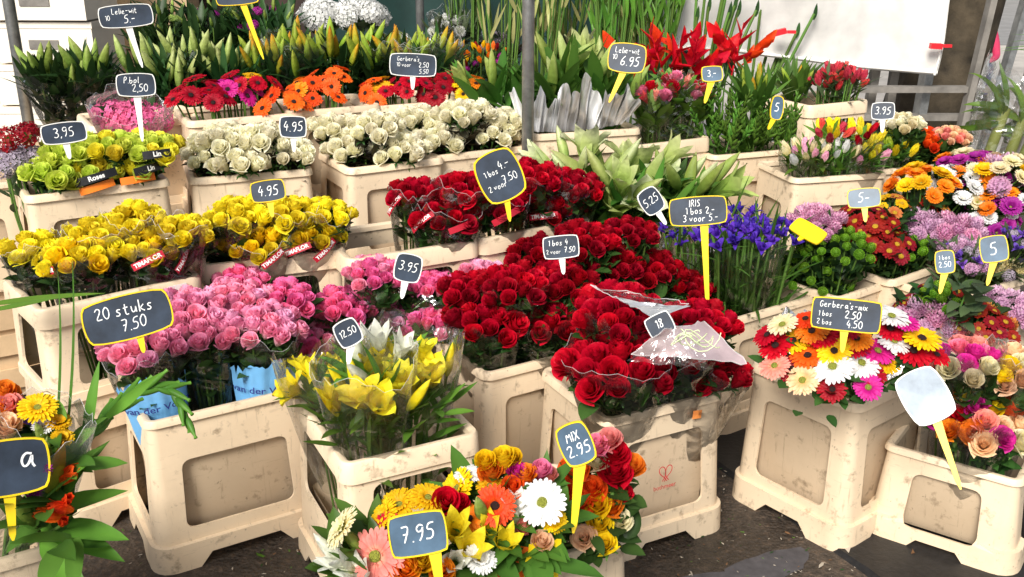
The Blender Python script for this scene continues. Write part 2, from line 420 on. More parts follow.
def petal6(mb, sd, L=1.0, W=.16, openn=.5, recurve=.5, n=6, base=.05, z0=0, tint0=0.0, rot=0, mi=0, wavy=.02):
    """trumpet of petals: openn = angle of the petal from upright (radians), recurve = extra bend outwards"""
    r_ = random.Random(sd)
    for i in range(n):
        a = rot + 2 * PI * i / n + r_.uniform(-.08, .08)
        d = Vector((math.cos(a), math.sin(a), 0)); s = Vector((-d.y, d.x, 0))
        pts = []; ti = []; p = d * base + Vector((0, 0, z0)); ang = openn * .35 + r_.uniform(-.08, .08); rows = 8
        rc = recurve * r_.uniform(.7, 1.25); wv = r_.uniform(-1, 1)
        Wk = W * (1.0 if i % 2 == 0 else .78)
        for j in range(rows):
            v = j / (rows - 1)
            ww = Wk * (math.sin(PI * min(1, (v * .93 + .07))) ** .75) + .012 * (1 - v)
            for q in (-1, -.5, 0, .5, 1):
                lift = ww * .35 * (abs(q) ** 2) * (1 - v * .6)
                n_in = (Vector((0, 0, 1)) * math.sin(ang) - d * math.cos(ang))
                pts.append(p + s * ww * q + n_in * lift + n_in * wavy * math.sin(v * 9 + q * 2 + wv * 3) * v)
                ti.append(tint0 + (1 - tint0) * v)
            st = L / (rows - 1)
            p = p + (d * math.sin(ang) + Vector((0, 0, 1)) * math.cos(ang)) * st
            ang += (openn * .65 + rc * (v ** 2) * 2.2) / (rows - 1)
        mb.grid(pts, 5, rows, mi, ti)

def bud(mb, sd, L=1.0, Rm=.13, tip=.35, mi=0, t0=0.0, t1=1.0, c0=Vector((0, 0, 0)), q=None):
    """closed bud of three overlapping petals"""
    rows, seg = 9, 12; pts = []; ti = []
    for j in range(rows):
        v = j / (rows - 1)
        rr = Rm * (math.sin(PI * (v ** .8 * .86 + .10)) ** .9) * (1 - .1 * v) if v < 1 else .004
        for i in range(seg):
            a = 2 * PI * i / seg
            k = 1 - .16 * max(0, math.cos(3 * a)) ** 3
            p = Vector((rr * k * math.cos(a), rr * k * math.sin(a), L * v))
            if q is not None: p = q @ p
            pts.append(c0 + p); ti.append(t0 + (t1 - t0) * (v * .8 + .2 * max(0, -math.cos(3 * a))))
    mb.grid(pts, seg, rows, mi, ti, True)

def leaf(mb, p, d, up, L, W, bend=.6, mi=0, rows=6, fold=.25, twist=0.0, t=None, nq=2):
    d = d.normalized(); s = d.cross(up)
    s = s.normalized() if s.length > 1e-4 else d.orthogonal().normalized()
    pts = []; ti = []; tt = U(.1, .9) if t is None else t
    q = p.copy(); stp = L / (rows - 1); n = s.cross(d)
    qs = (-1, 0, 1) if nq == 2 else (-1, -.5, 0, .5, 1)
    for j in range(rows):
        v = j / (rows - 1)
        w = W * .5 * (math.sin(PI * (v ** .8 * .95 + .05)) ** .8)
        for k in qs:
            pts.append(q + s * (w * k) + n * (abs(k) * w * fold)); ti.append(min(1, max(0, tt + (.15 if k == 0 else 0))))
        rot = Quaternion(s, -bend / (rows - 1))
        d = rot @ d; n = rot @ n
        if twist:
            r2 = Quaternion(d, twist / (rows - 1)); s = r2 @ s; n = r2 @ n
        q = q + d * stp
    mb.grid(pts, len(qs), rows, mi, ti)

_cache = {}
def head_mesh(kind, col, var):
    key = (kind, col, var)
    if key in _cache: return _cache[key]
    mb = MB(); sd = hash_int(kind) + var * 17
    mats = [pet(col), M['stem']]
    if kind == 'rose':
        rose(mb, sd, (.0, .15, .3, .5, .8)[var % 5])
        mats = [pet(col), M['rose_leaf']]
    elif kind == 'ranunculus':
        rose(mb, sd + 5, .62)
        mats = [pet(col), M['stem']]
    elif kind in ('gerbera', 'gerbera_light'):
        ray_flower(mb, sd, 26 + var, 20, .5, .40, .050, .105, .05 + .03 * var, .05)
        eye = M['eye_dark'] if kind == 'gerbera' else M['eye_green']
        mats = [pet(col), eye, pet(col), M['stem']]
    elif kind == 'sunflower':
        ray_flower(mb, sd, 30, 26, .5, .44, .042, .12, .10, .03, 18)
        mats = [pet(col), M['eye_green'], pet(col), M['stem']]
    elif kind == 'daisy':
        ray_flower(mb, sd, 18, 14, .5, .42, .075, .15, .10, .04)
        mats = [pet(col), M['eye_yellow'], pet(col), M['stem']]
    elif kind == 'mum':
        pompon(mb, sd, 95, .19, .06, .62, .5)
    elif kind == 'button':
        pompon(mb, sd, 90, .075, .062, .85, .7)
    elif kind == 'bigmum':
        ray_flower(mb, sd, 30, 28, .5, .42, .046, .055, .17, -.02, 26)
        mats = [pet(col), M['eye_green'] if col != 'purewhite' else M['eye_yellow'], pet(col), M['stem']]
    elif kind == 'lily_bud':
        bud(mb, sd, 1.0, .135)
        mb.tube([Vector((0, 0, -.2)), Vector((0, 0, .03))], [.03, .04], 5, 1)
    elif kind == 'lily_open':
        petal6(mb, sd, .95, .17, .75 + .2 * var, .5 + .15 * var, 6)
        for i in range(6):
            a = 2 * PI * (i + .5) / 6; d = Vector((math.cos(a), math.sin(a), 0))
            mb.tube([Vector((0, 0, .1)), d * .08 + Vector((0, 0, .4)), d * .17 + Vector((0, 0, .62))], .010, 4, 1)
            mb.box(d * .17 + Vector((0, 0, .63)), (.09, .03, .03), 2, Quaternion((0, 0, 1), a + PI / 2))
        mats = [pet(col), M['stem'], M['anther']]
    elif kind == 'lily_half':
        petal6(mb, sd, .95, .17, .30 + .12 * var, .30 + .12 * var, 6)
        mb.tube([Vector((0, 0, -.15)), Vector((0, 0, .06))], [.03, .06], 5, 1)
    elif kind == 'trumpet':
        petal6(mb, sd, .88, .25, .55 + .25 * var, .35 + .2 * var, 3, .05, 0, 0, 0, wavy=.05)
        petal6(mb, sd + 3, .84, .22, .40 + .2 * var, .3 + .2 * var, 3, .04, 0, 0, PI / 3, wavy=.05)
        mb.tube([Vector((0, 0, -.15)), Vector((0, 0, .06))], [.03, .06], 5, 1)
    elif kind == 'iris':
        petal6(mb, sd, .62, .15, 1.25, 1.5, 3, .03, .0, 0, 0)
        petal6(mb, sd + 1, .55, .12, .15, -.35, 3, .03, .0, .35, PI / 3, wavy=.05)
        petal6(mb, sd + 2, .34, .08, .7, .3, 3, .03, .05, .4, 0)
        mb.tube([Vector((0, 0, -.4)), Vector((0, 0, -.1)), Vector((0, 0, .05))], [.035, .06, .03], 6, 1)
    elif kind == 'tulip':
        petal6(mb, sd, .92, .24, .10, -.35 + .1 * var, 3, .10, .0, 0, 0)
        petal6(mb, sd + 1, .90, .22, .18, -.30 + .1 * var, 3, .08, .0, 0, PI / 3)
        mb.tube([Vector((0, 0, -.12)), Vector((0, 0, .03))], [.04, .10], 6, 1)
    elif kind == 'cluster':
        r_ = random.Random(sd)
        for i in range(95):
            z = 1 - (i + .5) / 95 * 1.35; rr = math.sqrt(max(0, 1 - z * z)); a = i * R(137.508)
            d = Vector((rr * math.cos(a), rr * math.sin(a), z)); c0 = Vector((d.x * .45, d.y * .45, .1 + d.z * .36)) * r_.uniform(.88, 1.05)
            q = (d + Vector((r_.uniform(-.5, .5), r_.uniform(-.5, .5), r_.uniform(-.3, .3)))).normalized().to_track_quat('Z', 'Y')
            w = r_.uniform(.055, .075)
            for k in range(4):
                b = PI / 2 * k
                u = q @ Vector((math.cos(b), math.sin(b), 0)); s = q @ Vector((-math.sin(b), math.cos(b), 0)); nn = q @ Vector((0, 0, 1))
                mb.add([c0, c0 + u * w * .6 + s * w * .55, c0 + u * w * 1.25 + nn * w * .25, c0 + u * w * .6 - s * w * .55], [(0, 3, 2, 1)], 0, [.1, .6, 1, .7])
        mb.tube([Vector((0, 0, -.3)), Vector((0, 0, .1))], [.03, .2], 6, 1)
    elif kind == 'spike':        # tight green buds up a stem
        r_ = random.Random(sd)
        mb.tube([Vector((0, 0, 0)), Vector((0, 0, .6)), Vector((.02, 0, 1.25))], [.022, .02, .008], 5, 1)
        for i in range(15):
            v = i / 15; a = i * R(150)
            d = Vector((math.cos(a), math.sin(a), 1.9)).normalized()
            bud(mb, sd, .24 * (1.15 - .6 * v), .042 * (1.15 - .6 * v), mi=0, c0=Vector((0, 0, .28 + v * .92)), q=d.to_track_quat('Z', 'Y'))
        mats = [M['fresh_leaf'], M['stem']]
    elif kind == 'heliconia':
        mb.tube([Vector((0, 0, -.3)), Vector((0, 0, .2)), Vector((.03, 0, .9))], [.025, .03, .015], 5, 0, .3)
        for i in range(5):
            v = i / 4; sgn = 1 if i % 2 else -1
            p = Vector((.015 * v, 0, .05 + .72 * v))
            d = Vector((sgn * (1.0 - .35 * v), 0, .75 + .8 * v)).normalized()
            L_ = .62 - .24 * v; q = d.to_track_quat('Z', 'Y'); pts = []; ti = []
            for j in range(6):
                t = j / 5; w = .20 * (1 - t) ** .8 + .004
                for k in (-1, -.4, .4, 1):
                    pts.append(p + d * (L_ * t) + Vector((0, k * w * .7, w * (abs(k) - .5) * .9 * (1)))); ti.append(t)
            mb.grid(pts, 4, 6, 0, ti)
        mats = [pet(col)]
    elif kind == 'liatris':
        r_ = random.Random(sd)
        mb.tube([Vector((0, 0, 0)), Vector((0, 0, 1.0))], [.04, .03], 5, 1)
        for i in range(170):
            v = i / 170; a = i * R(137.5)
            d = Vector((math.cos(a), math.sin(a), .5)).normalized(); c0 = Vector((0, 0, .1 + v * .95)) + d * .03
            L_ = .15 * (1 - .6 * v) * r_.uniform(.7, 1.2); s = Vector((-d.y, d.x, 0)).normalized() * .02
            mb.add([c0 - s, c0 + s, c0 + d * L_], [(0, 1, 2)], 0, [.2, .2, 1])
    me = mb.mesh(kind + ' ' + col, mats)
    _cache[key] = me
    return me

def hash_int(s):
    h = 7
    for ch in s: h = (h * 31 + ord(ch)) % 9973
    return h

HEADNAME = {'rose': 'rose_bloom', 'ranunculus': 'ranunculus_bloom', 'gerbera': 'gerbera_bloom', 'gerbera_light': 'gerbera_bloom', 'sunflower': 'sunflower_bloom',
            'daisy': 'daisy_bloom', 'mum': 'chrysanthemum_bloom', 'button': 'button_bloom', 'bigmum': 'chrysanthemum_bloom', 'lily_bud': 'lily_bud',
            'lily_open': 'lily_bloom', 'lily_half': 'lily_bloom', 'trumpet': 'lily_bloom', 'iris': 'iris_bloom', 'tulip': 'tulip_bloom', 'cluster': 'flower_cluster',
            'spike': 'bud_spike', 'heliconia': 'heliconia_bloom', 'liatris': 'flower_spike'}

def orient(n, spin):
    return n.normalized().to_track_quat('Z', 'Y') @ Quaternion((0, 0, 1), spin)

# unit stem: radius .5, height 1
_mb = MB(); _mb.tube([Vector((0, 0, 0)), Vector((0, 0, .5)), Vector((0, 0, 1))], [.55, .5, .45], 6, 0, .6)
STEM_ME = _mb.mesh('stem', M['stem'])

def stem_between(parent, a, b, r, name='stem'):
    d = b - a
    return link(name, STEM_ME, parent, Matrix.LocRotScale(a, orient(d, U(0, 6)), Vector((r * 2, r * 2, d.length))))

def edge_mat():
    m, nt, out = new_mat('film edge'); L = nt.links.new
    t = N(nt, 'ShaderNodeBsdfTransparent'); g = N(nt, 'ShaderNodeBsdfPrincipled', i_Roughness=.2); g.inputs['Base Color'].default_value = (.9, .9, .9, 1)
    x = N(nt, 'ShaderNodeMixShader'); x.inputs[0].default_value = .30; L(t.outputs[0], x.inputs[1]); L(g.outputs[0], x.inputs[2]); L(x.outputs[0], out.inputs[0])
    return m
M['edge_glint'] = edge_mat()  # whitish tubes stand in for the highlight along film edges
# ------------------------------------------------------------------ buckets
def rr_perimeter(w, d, r, nc=5):
    """corner stations of a rounded rectangle, counter-clockwise from the front side; returns segments for an unrolled strip"""
    seg = []; s = 0.0
    sides = [((-w / 2 + r, -d / 2), (1, 0), w - 2 * r, (0, -1)), ((w / 2, -d / 2 + r), (0, 1), d - 2 * r, (1, 0)),
             ((w / 2 - r, d / 2), (-1, 0), w - 2 * r, (0, 1)), ((-w / 2, d / 2 - r), (0, -1), d - 2 * r, (-1, 0))]
    for p, t, L_, n in sides:
        seg.append(('side', s, s + L_, p, t, n)); s += L_
        e = (p[0] + t[0] * L_, p[1] + t[1] * L_); c = (e[0] - n[0] * r, e[1] - n[1] * r)
        seg.append(('arc', s, s + r * PI / 2, c, math.atan2(n[1], n[0]), r)); s += r * PI / 2
    return seg, s

def strip_pos(seg, P_, s, off, z):
    s = s % P_ if s < P_ - 1e-9 else 0.0
    for g in seg:
        if g[1] - 1e-9 <= s <= g[2] + 1e-9:
            if g[0] == 'side':
                k = s - g[1]
                return Vector((g[3][0] + g[4][0] * k + g[5][0] * off, g[3][1] + g[4][1] * k + g[5][1] * off, z))
            a = g[4] + (s - g[1]) / g[5]; rr = g[5] + off
            return Vector((g[3][0] + rr * math.cos(a), g[3][1] + rr * math.sin(a), z))

def shell_mesh(name, w, d, r, z0, z1, off, holes, arch, mats, thick=.006, levels=()):
    """a rounded rectangular shell from z0 to z1 with rounded window holes in its four sides and arched feet"""
    seg, P_ = rr_perimeter(w, d, r)
    vs = []; es = []; idx = {}
    def pt(s, z):
        k = (round(s, 5), round(z, 5))
        if k not in idx: idx[k] = len(vs); vs.append(Vector((s, z)))
        return idx[k]
    ss = [0.0]
    for g in seg:
        if g[0] == 'side': ss.append(g[2])
        else: ss += [g[1] + (g[2] - g[1]) * i / 5 for i in range(1, 6)]
    zl = sorted(set([z0, z1] + list(levels)))
    # bottom outline
    bot = []
    for g in seg:
        if g[0] == 'side':
            L_ = g[2] - g[1]
            bot.append((g[1], z0))
            if arch:
                fw, ah = arch; m = min(.05, L_ * .2)
                bot += [(g[1] + fw, z0), (g[1] + fw + ah * .9, z0 + ah), (g[2] - fw - ah * .9, z0 + ah), (g[2] - fw, z0)]
            bot.append((g[2], z0))
        else:
            bot += [(g[1] + (g[2] - g[1]) * i / 5, z0) for i in range(1, 5)]
    bot.append((P_, z0))
    outline = [pt(*b) for b in bot]
    for z in zl[1:-1]: pass
    right = [pt(P_, z) for z in zl[1:]]
    top = [pt(s, z1) for s in reversed(ss[:-1])]
    left = [pt(0.0, z) for z in reversed(zl[1:-1])]
    loop = outline + right + top + left
    for a, b in zip(loop, loop[1:] + loop[:1]): es.append((a, b))
    # corner columns keep the curve smooth
    for s in ss[1:-1]:
        col = [pt(s, z) for z in zl]
        for a, b in zip(col, col[1:]): es.append((a, b))
    # level lines run right round below the windows
    for z in levels:
        if holes and z > holes[1] - .002 : continue
        pp = [pt(s, z) for s in ss]
        for a, b in zip(pp, pp[1:]): es.append((a, b))
    # windows
    wins = []
    if holes:
        for g in seg:
            if g[0] != 'side': continue
            L_ = g[2] - g[1]; mg, h0, h1, rc, slope = holes
            cs = (g[1] + g[2]) / 2; hwb = L_ / 2 - mg; hwt = hwb - slope
            pts = []
            for (cx, cz, a0) in ((-hwb + rc, h0 + rc, PI), (hwb - rc, h0 + rc, -PI / 2), (hwt - rc, h1 - rc, 0), (-hwt + rc, h1 - rc, PI / 2)):
                for i in range(5):
                    a = a0 + PI / 2 * i / 4
                    pts.append(pt(cs + cx + rc * math.cos(a), cz + rc * math.sin(a)))
            for a, b in zip(pts, pts[1:] + pts[:1]): es.append((a, b))
            wins.append([vs[i] for i in pts])
    # level rows between windows and posts: extra points on the corners only
    v2, e2, f2, *_ = delaunay_2d_cdt(vs, es, [], 1, 1e-6)
    def inside(c, poly):
        k = False
        for i in range(len(poly)):
            a, b = poly[i], poly[i - 1]
            if (a.y > c.y) != (b.y > c.y) and c.x < (b.x - a.x) * (c.y - a.y) / (b.y - a.y) + a.x: k = not k
        return k
    def keep(f):
        c = sum((v2[i] for i in f), Vector((0, 0))) / len(f)
        return inside(c, [Vector(b) for b in bot] + [Vector((P_, z1)), Vector((0, z1))]) and not any(inside(c, w_) for w_ in wins)
    f2 = [f for f in f2 if keep(f)]
    verts = [strip_pos(seg, P_, p.x, off(p.y), p.y) for p in v2]
    bm = bmesh.new()
    bv = [bm.verts.new(v) for v in verts]
    for f in f2:
        try: bm.faces.new([bv[i] for i in f])
        except ValueError: pass
    bmesh.ops.remove_doubles(bm, verts=bm.verts, dist=1e-4)
    loose = [v for v in bm.verts if not v.link_faces]
    bmesh.ops.delete(bm, geom=loose, context='VERTS')
    bmesh.ops.recalc_face_normals(bm, faces=bm.faces)
    # make sure the outside faces out
    f0 = max(bm.faces, key=lambda f: f.calc_area()); c = f0.calc_center_median()
    if f0.normal.x * c.x + f0.normal.y * c.y < 0: bmesh.ops.reverse_faces(bm, faces=bm.faces)
    bmesh.ops.solidify(bm, geom=bm.faces[:], thickness=thick)
    me = bpy.data.meshes.new(name); bm.to_mesh(me); bm.free()
    me.materials.append(mats)
    me.polygons.foreach_set('use_smooth', [True] * len(me.polygons))
    me.set_sharp_from_angle(angle=R(28))
    return me

def ring_mesh(name, w, d, r, prof, mat, close_bottom=False):
    """a profile (offset, z) swept round a rounded rectangle"""
    seg, P_ = rr_perimeter(w, d, r)
    ss = []
    for g in seg:
        if g[0] == 'side': ss += [g[1], (g[1] + g[2]) / 2]
        else: ss += [g[1] + (g[2] - g[1]) * i / 5 for i in range(0, 5)]
    mb = MB(); pts = []
    for o, z in prof: pts += [strip_pos(seg, P_, s, o, z) for s in ss]
    mb.grid(pts, len(ss), len(prof), 0, None, True)
    if close_bottom:
        n = len(ss); b = (len(prof) - 1) * n
        mb.f.append(tuple(range(b, b + n))); mb.m.append(0)
    me = mb.mesh(name, mat, True, 40)
    return me

_bm = {}
def bucket_meshes(kind, w, d, h):
    key = (kind, round(w, 3), round(d, 3), round(h, 3))
    if key in _bm: return _bm[key]
    out = []
    def plain(h, lip, win, flare=.022, topwin=None, liner=True):
        def off(z):
            o = flare * (1 - z / h)
            if z < .071: o += .011
            return o
        a = []
        m, z0, z1 = win
        a.append(('body', shell_mesh('bucket body', w, d, .022, 0, h - .004, off, (m, z0, z1, .022, .006), (.055, .034), M['bucket'], .007, (.07, .0715, z0 + .001, z1 - .001))))
        if liner:
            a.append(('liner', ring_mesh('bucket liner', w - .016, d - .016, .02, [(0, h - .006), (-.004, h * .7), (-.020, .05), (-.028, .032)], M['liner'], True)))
        L_ = lip
        a.append(('rim', ring_mesh('bucket rim', w, d, .022, [(-.014, h - .012), (-.012, h + .001), (-.004, h + .006), (.004, h + .005), (.0085, h - .002), (.0105, h - L_), (.001, h - L_ - .003)], M['bucket'])))
        return a
    if kind == 'plain':
        out = plain(h, .016, (.028, .098, h * .80))
    elif kind == 'panel':
        out = plain(h, .012, (.036, .105, h * .72))
    elif kind == 'low':
        out = plain(h, .010, (.045, .062, h * .80), .026)
    elif kind == 'open':      # the upper half is an open collar, the stems show through
        out = plain(h, .046, (.030, h * .46, h - .062), .018)
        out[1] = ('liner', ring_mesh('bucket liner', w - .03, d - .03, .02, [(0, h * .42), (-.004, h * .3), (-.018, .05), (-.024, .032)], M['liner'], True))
    elif kind == 'collared':  # a bucket with a collar set on top
        hb = .37
        base = plain(hb, .008, (.036, .105, hb * .72))
        a = [('body', base[0][1]), ('liner', base[1][1])]
        a.append(('collar', shell_mesh('collar', w - .004, d - .004, .022, hb - .004, h - .004, lambda z: .010 * (1 - (z - hb) / (h - hb)) + (.004 if z < hb + .02 else 0), (.040, hb + .035, h - .062, .022, .012), None, M['bucket'], .007, (hb + .02, hb + .021))))
        a.append(('rim', ring_mesh('collar rim', w, d, .022, [(-.014, h - .012), (-.012, h + .001), (-.004, h + .006), (.006, h + .005), (.012, h - .003), (.014, h - .046), (.001, h - .050)], M['bucket'])))
        out = a
    _bm[key] = out
    return out

BK = {}
def bucket(key, label, u, v, zr, rot, w=.39, d=.30, kind='plain', h=.39, group=None, corner='FL'):
    """u, v: sight line of a rim corner; zr: height of the rim"""
    c = P(u, v, zr); a = R(rot)
    e1 = Vector((math.cos(a), math.sin(a), 0)); e2 = Vector((-math.sin(a), math.cos(a), 0))
    c = c + (e1 if corner == 'FL' else -e1) * w / 2 + e2 * d / 2
    t = thing('flower_bucket', label, 'bucket', (c.x, c.y, zr - h), group, a)
    for nm, me in bucket_meshes(kind, w, d, h): link(nm, me, t)
    BK[key] = dict(c=Vector((c.x, c.y, 0)), e1=e1, e2=e2, w=w, d=d, z=zr, h=h, obj=t, rot=a)
    return t

# ------------------------------------------------------------------ text
def text_mesh(body, size, bold, mat, bend):
    """filled lettering, every point moved by bend(x, y)"""
    cu = bpy.data.curves.new('lettering', 'FONT'); cu.body = body; cu.size = size
    cu.align_x = 'CENTER'; cu.align_y = 'CENTER'; cu.offset = bold * size; cu.fill_mode = 'FRONT'; cu.resolution_u = 3
    ob = bpy.data.objects.new('lettering', cu); COL.objects.link(ob)
    dg = bpy.context.evaluated_depsgraph_get()
    me = bpy.data.meshes.new_from_object(ob.evaluated_get(dg))
    bpy.data.objects.remove(ob); bpy.data.curves.remove(cu)
    for v in me.vertices: v.co = bend(v.co.x, v.co.y)
    me.materials.clear(); me.materials.append(mat)
    return me

G = {
 '0': [[(.25, 1), (.05, .75), (.03, .35), (.2, 0), (.42, .12), (.5, .55), (.42, .9), (.25, 1)]],
 '1': [[(.1, .78), (.3, 1), (.27, 0)]],
 '2': [[(.03, .78), (.18, 1), (.42, .92), (.42, .65), (.02, .03), (.52, .06)]],
 '3': [[(.05, .92), (.3, 1), (.46, .82), (.36, .58), (.18, .53), (.42, .45), (.48, .2), (.28, 0), (.02, .1)]],
 '4': [[(.3, 1), (.02, .38), (.52, .42)], [(.4, .68), (.36, 0)]],
 '5': [[(.48, 1), (.14, .97), (.08, .58), (.34, .62), (.48, .35), (.34, .03), (.02, .06)]],
 '6': [[(.4, 1), (.1, .6), (.04, .2), (.22, 0), (.45, .15), (.42, .42), (.2, .47), (.06, .3)]],
 '7': [[(.02, .95), (.5, 1), (.2, 0)], [(.12, .5), (.42, .54)]],
 '8': [[(.4, .9), (.2, 1), (.06, .8), (.4, .35), (.36, .05), (.12, .02), (.06, .3), (.42, .72), (.4, .9)]],
 '9': [[(.46, .88), (.25, 1), (.05, .78), (.15, .52), (.4, .6), (.46, .88), (.42, .3), (.25, 0)]],
 '.': [[(.08, .0), (.12, .06)]], ',': [[(.12, .08), (.05, -.12)]], '-': [[(.05, .45), (.42, .47)]], "'": [[(.1, 1.05), (.08, .85)]],
 'a': [[(.42, .5), (.2, .56), (.05, .3), (.14, .02), (.32, .12), (.44, .52), (.42, .15), (.52, 0)]],
 'b': [[(.08, 1), (.06, 0), (.3, 0), (.45, .25), (.35, .5), (.08, .42)]],
 'd': [[(.42, .5), (.2, .56), (.05, .3), (.14, .02), (.34, .14), (.46, 1), (.44, .1), (.5, 0)]],
 'e': [[(.05, .3), (.42, .36), (.32, .56), (.12, .5), (.05, .22), (.2, 0), (.45, .08)]],
 'g': [[(.42, .5), (.2, .56), (.06, .32), (.2, .1), (.42, .3), (.42, -.2), (.2, -.35), (.05, -.25)]],
 'i': [[(.1, .55), (.1, 0)], [(.1, .76), (.12, .8)]], 'k': [[(.08, 1), (.06, 0)], [(.42, .55), (.1, .28), (.46, 0)]],
 'l': [[(.1, 1), (.08, .1), (.18, 0)]], 'm': [[(.04, .55), (.04, 0)], [(.04, .4), (.18, .55), (.24, .4), (.24, 0)], [(.24, .4), (.4, .55), (.46, .4), (.47, 0)]],
 'n': [[(.05, .55), (.05, 0)], [(.05, .38), (.25, .55), (.38, .42), (.4, 0)]],
 'o': [[(.25, .55), (.05, .38), (.1, .05), (.3, 0), (.44, .25), (.38, .5), (.25, .55)]],
 'r': [[(.06, .55), (.06, 0)], [(.06, .35), (.22, .54), (.4, .5)]], 's': [[(.42, .5), (.2, .56), (.1, .4), (.38, .2), (.28, .0), (.04, .06)]],
 't': [[(.2, .9), (.17, .1), (.3, 0), (.42, .06)], [(.03, .58), (.4, .62)]], 'u': [[(.06, .55), (.08, .08), (.28, .02), (.4, .3), (.42, .55), (.44, 0)]],
 'v': [[(.03, .55), (.2, 0), (.42, .56)]], 'w': [[(.02, .55), (.13, 0), (.26, .42), (.38, 0), (.52, .56)]], 'x': [[(.03, .55), (.42, 0)], [(.42, .56), (.02, 0)]],
 'B': [[(.08, 1), (.06, 0), (.34, .02), (.46, .25), (.32, .5), (.08, .5)], [(.32, .5), (.42, .75), (.3, 1), (.08, 1)]],
 'E': [[(.45, .98), (.08, 1), (.06, 0), (.46, .03)], [(.07, .5), (.36, .52)]], 'G': [[(.45, .85), (.25, 1), (.04, .7), (.06, .2), (.26, 0), (.46, .2), (.46, .45), (.28, .45)]],
 'I': [[(.1, 1), (.08, 0)]], 'L': [[(.1, 1), (.06, 0), (.44, .04)]], 'M': [[(.02, 0), (.1, 1), (.27, .4), (.46, 1), (.52, 0)]],
 'P': [[(.08, 0), (.08, 1), (.36, .98), (.46, .75), (.34, .5), (.08, .46)]], 'R': [[(.06, 0), (.08, 1), (.36, .98), (.44, .75), (.32, .52), (.08, .48)], [(.24, .5), (.48, 0)]],
 'S': [[(.45, .9), (.22, 1), (.06, .78), (.4, .35), (.36, .06), (.04, .06)]], 'X': [[(.03, 1), (.48, 0)], [(.46, 1), (.02, 0)]], 'K': [[(.08, 1), (.06, 0)], [(.45, 1), (.08, .45), (.48, 0)]],
}
NARROW = {'.': .24, ',': .24, "'": .2, '1': .42, 'i': .24, 'l': .26, 'I': .26}

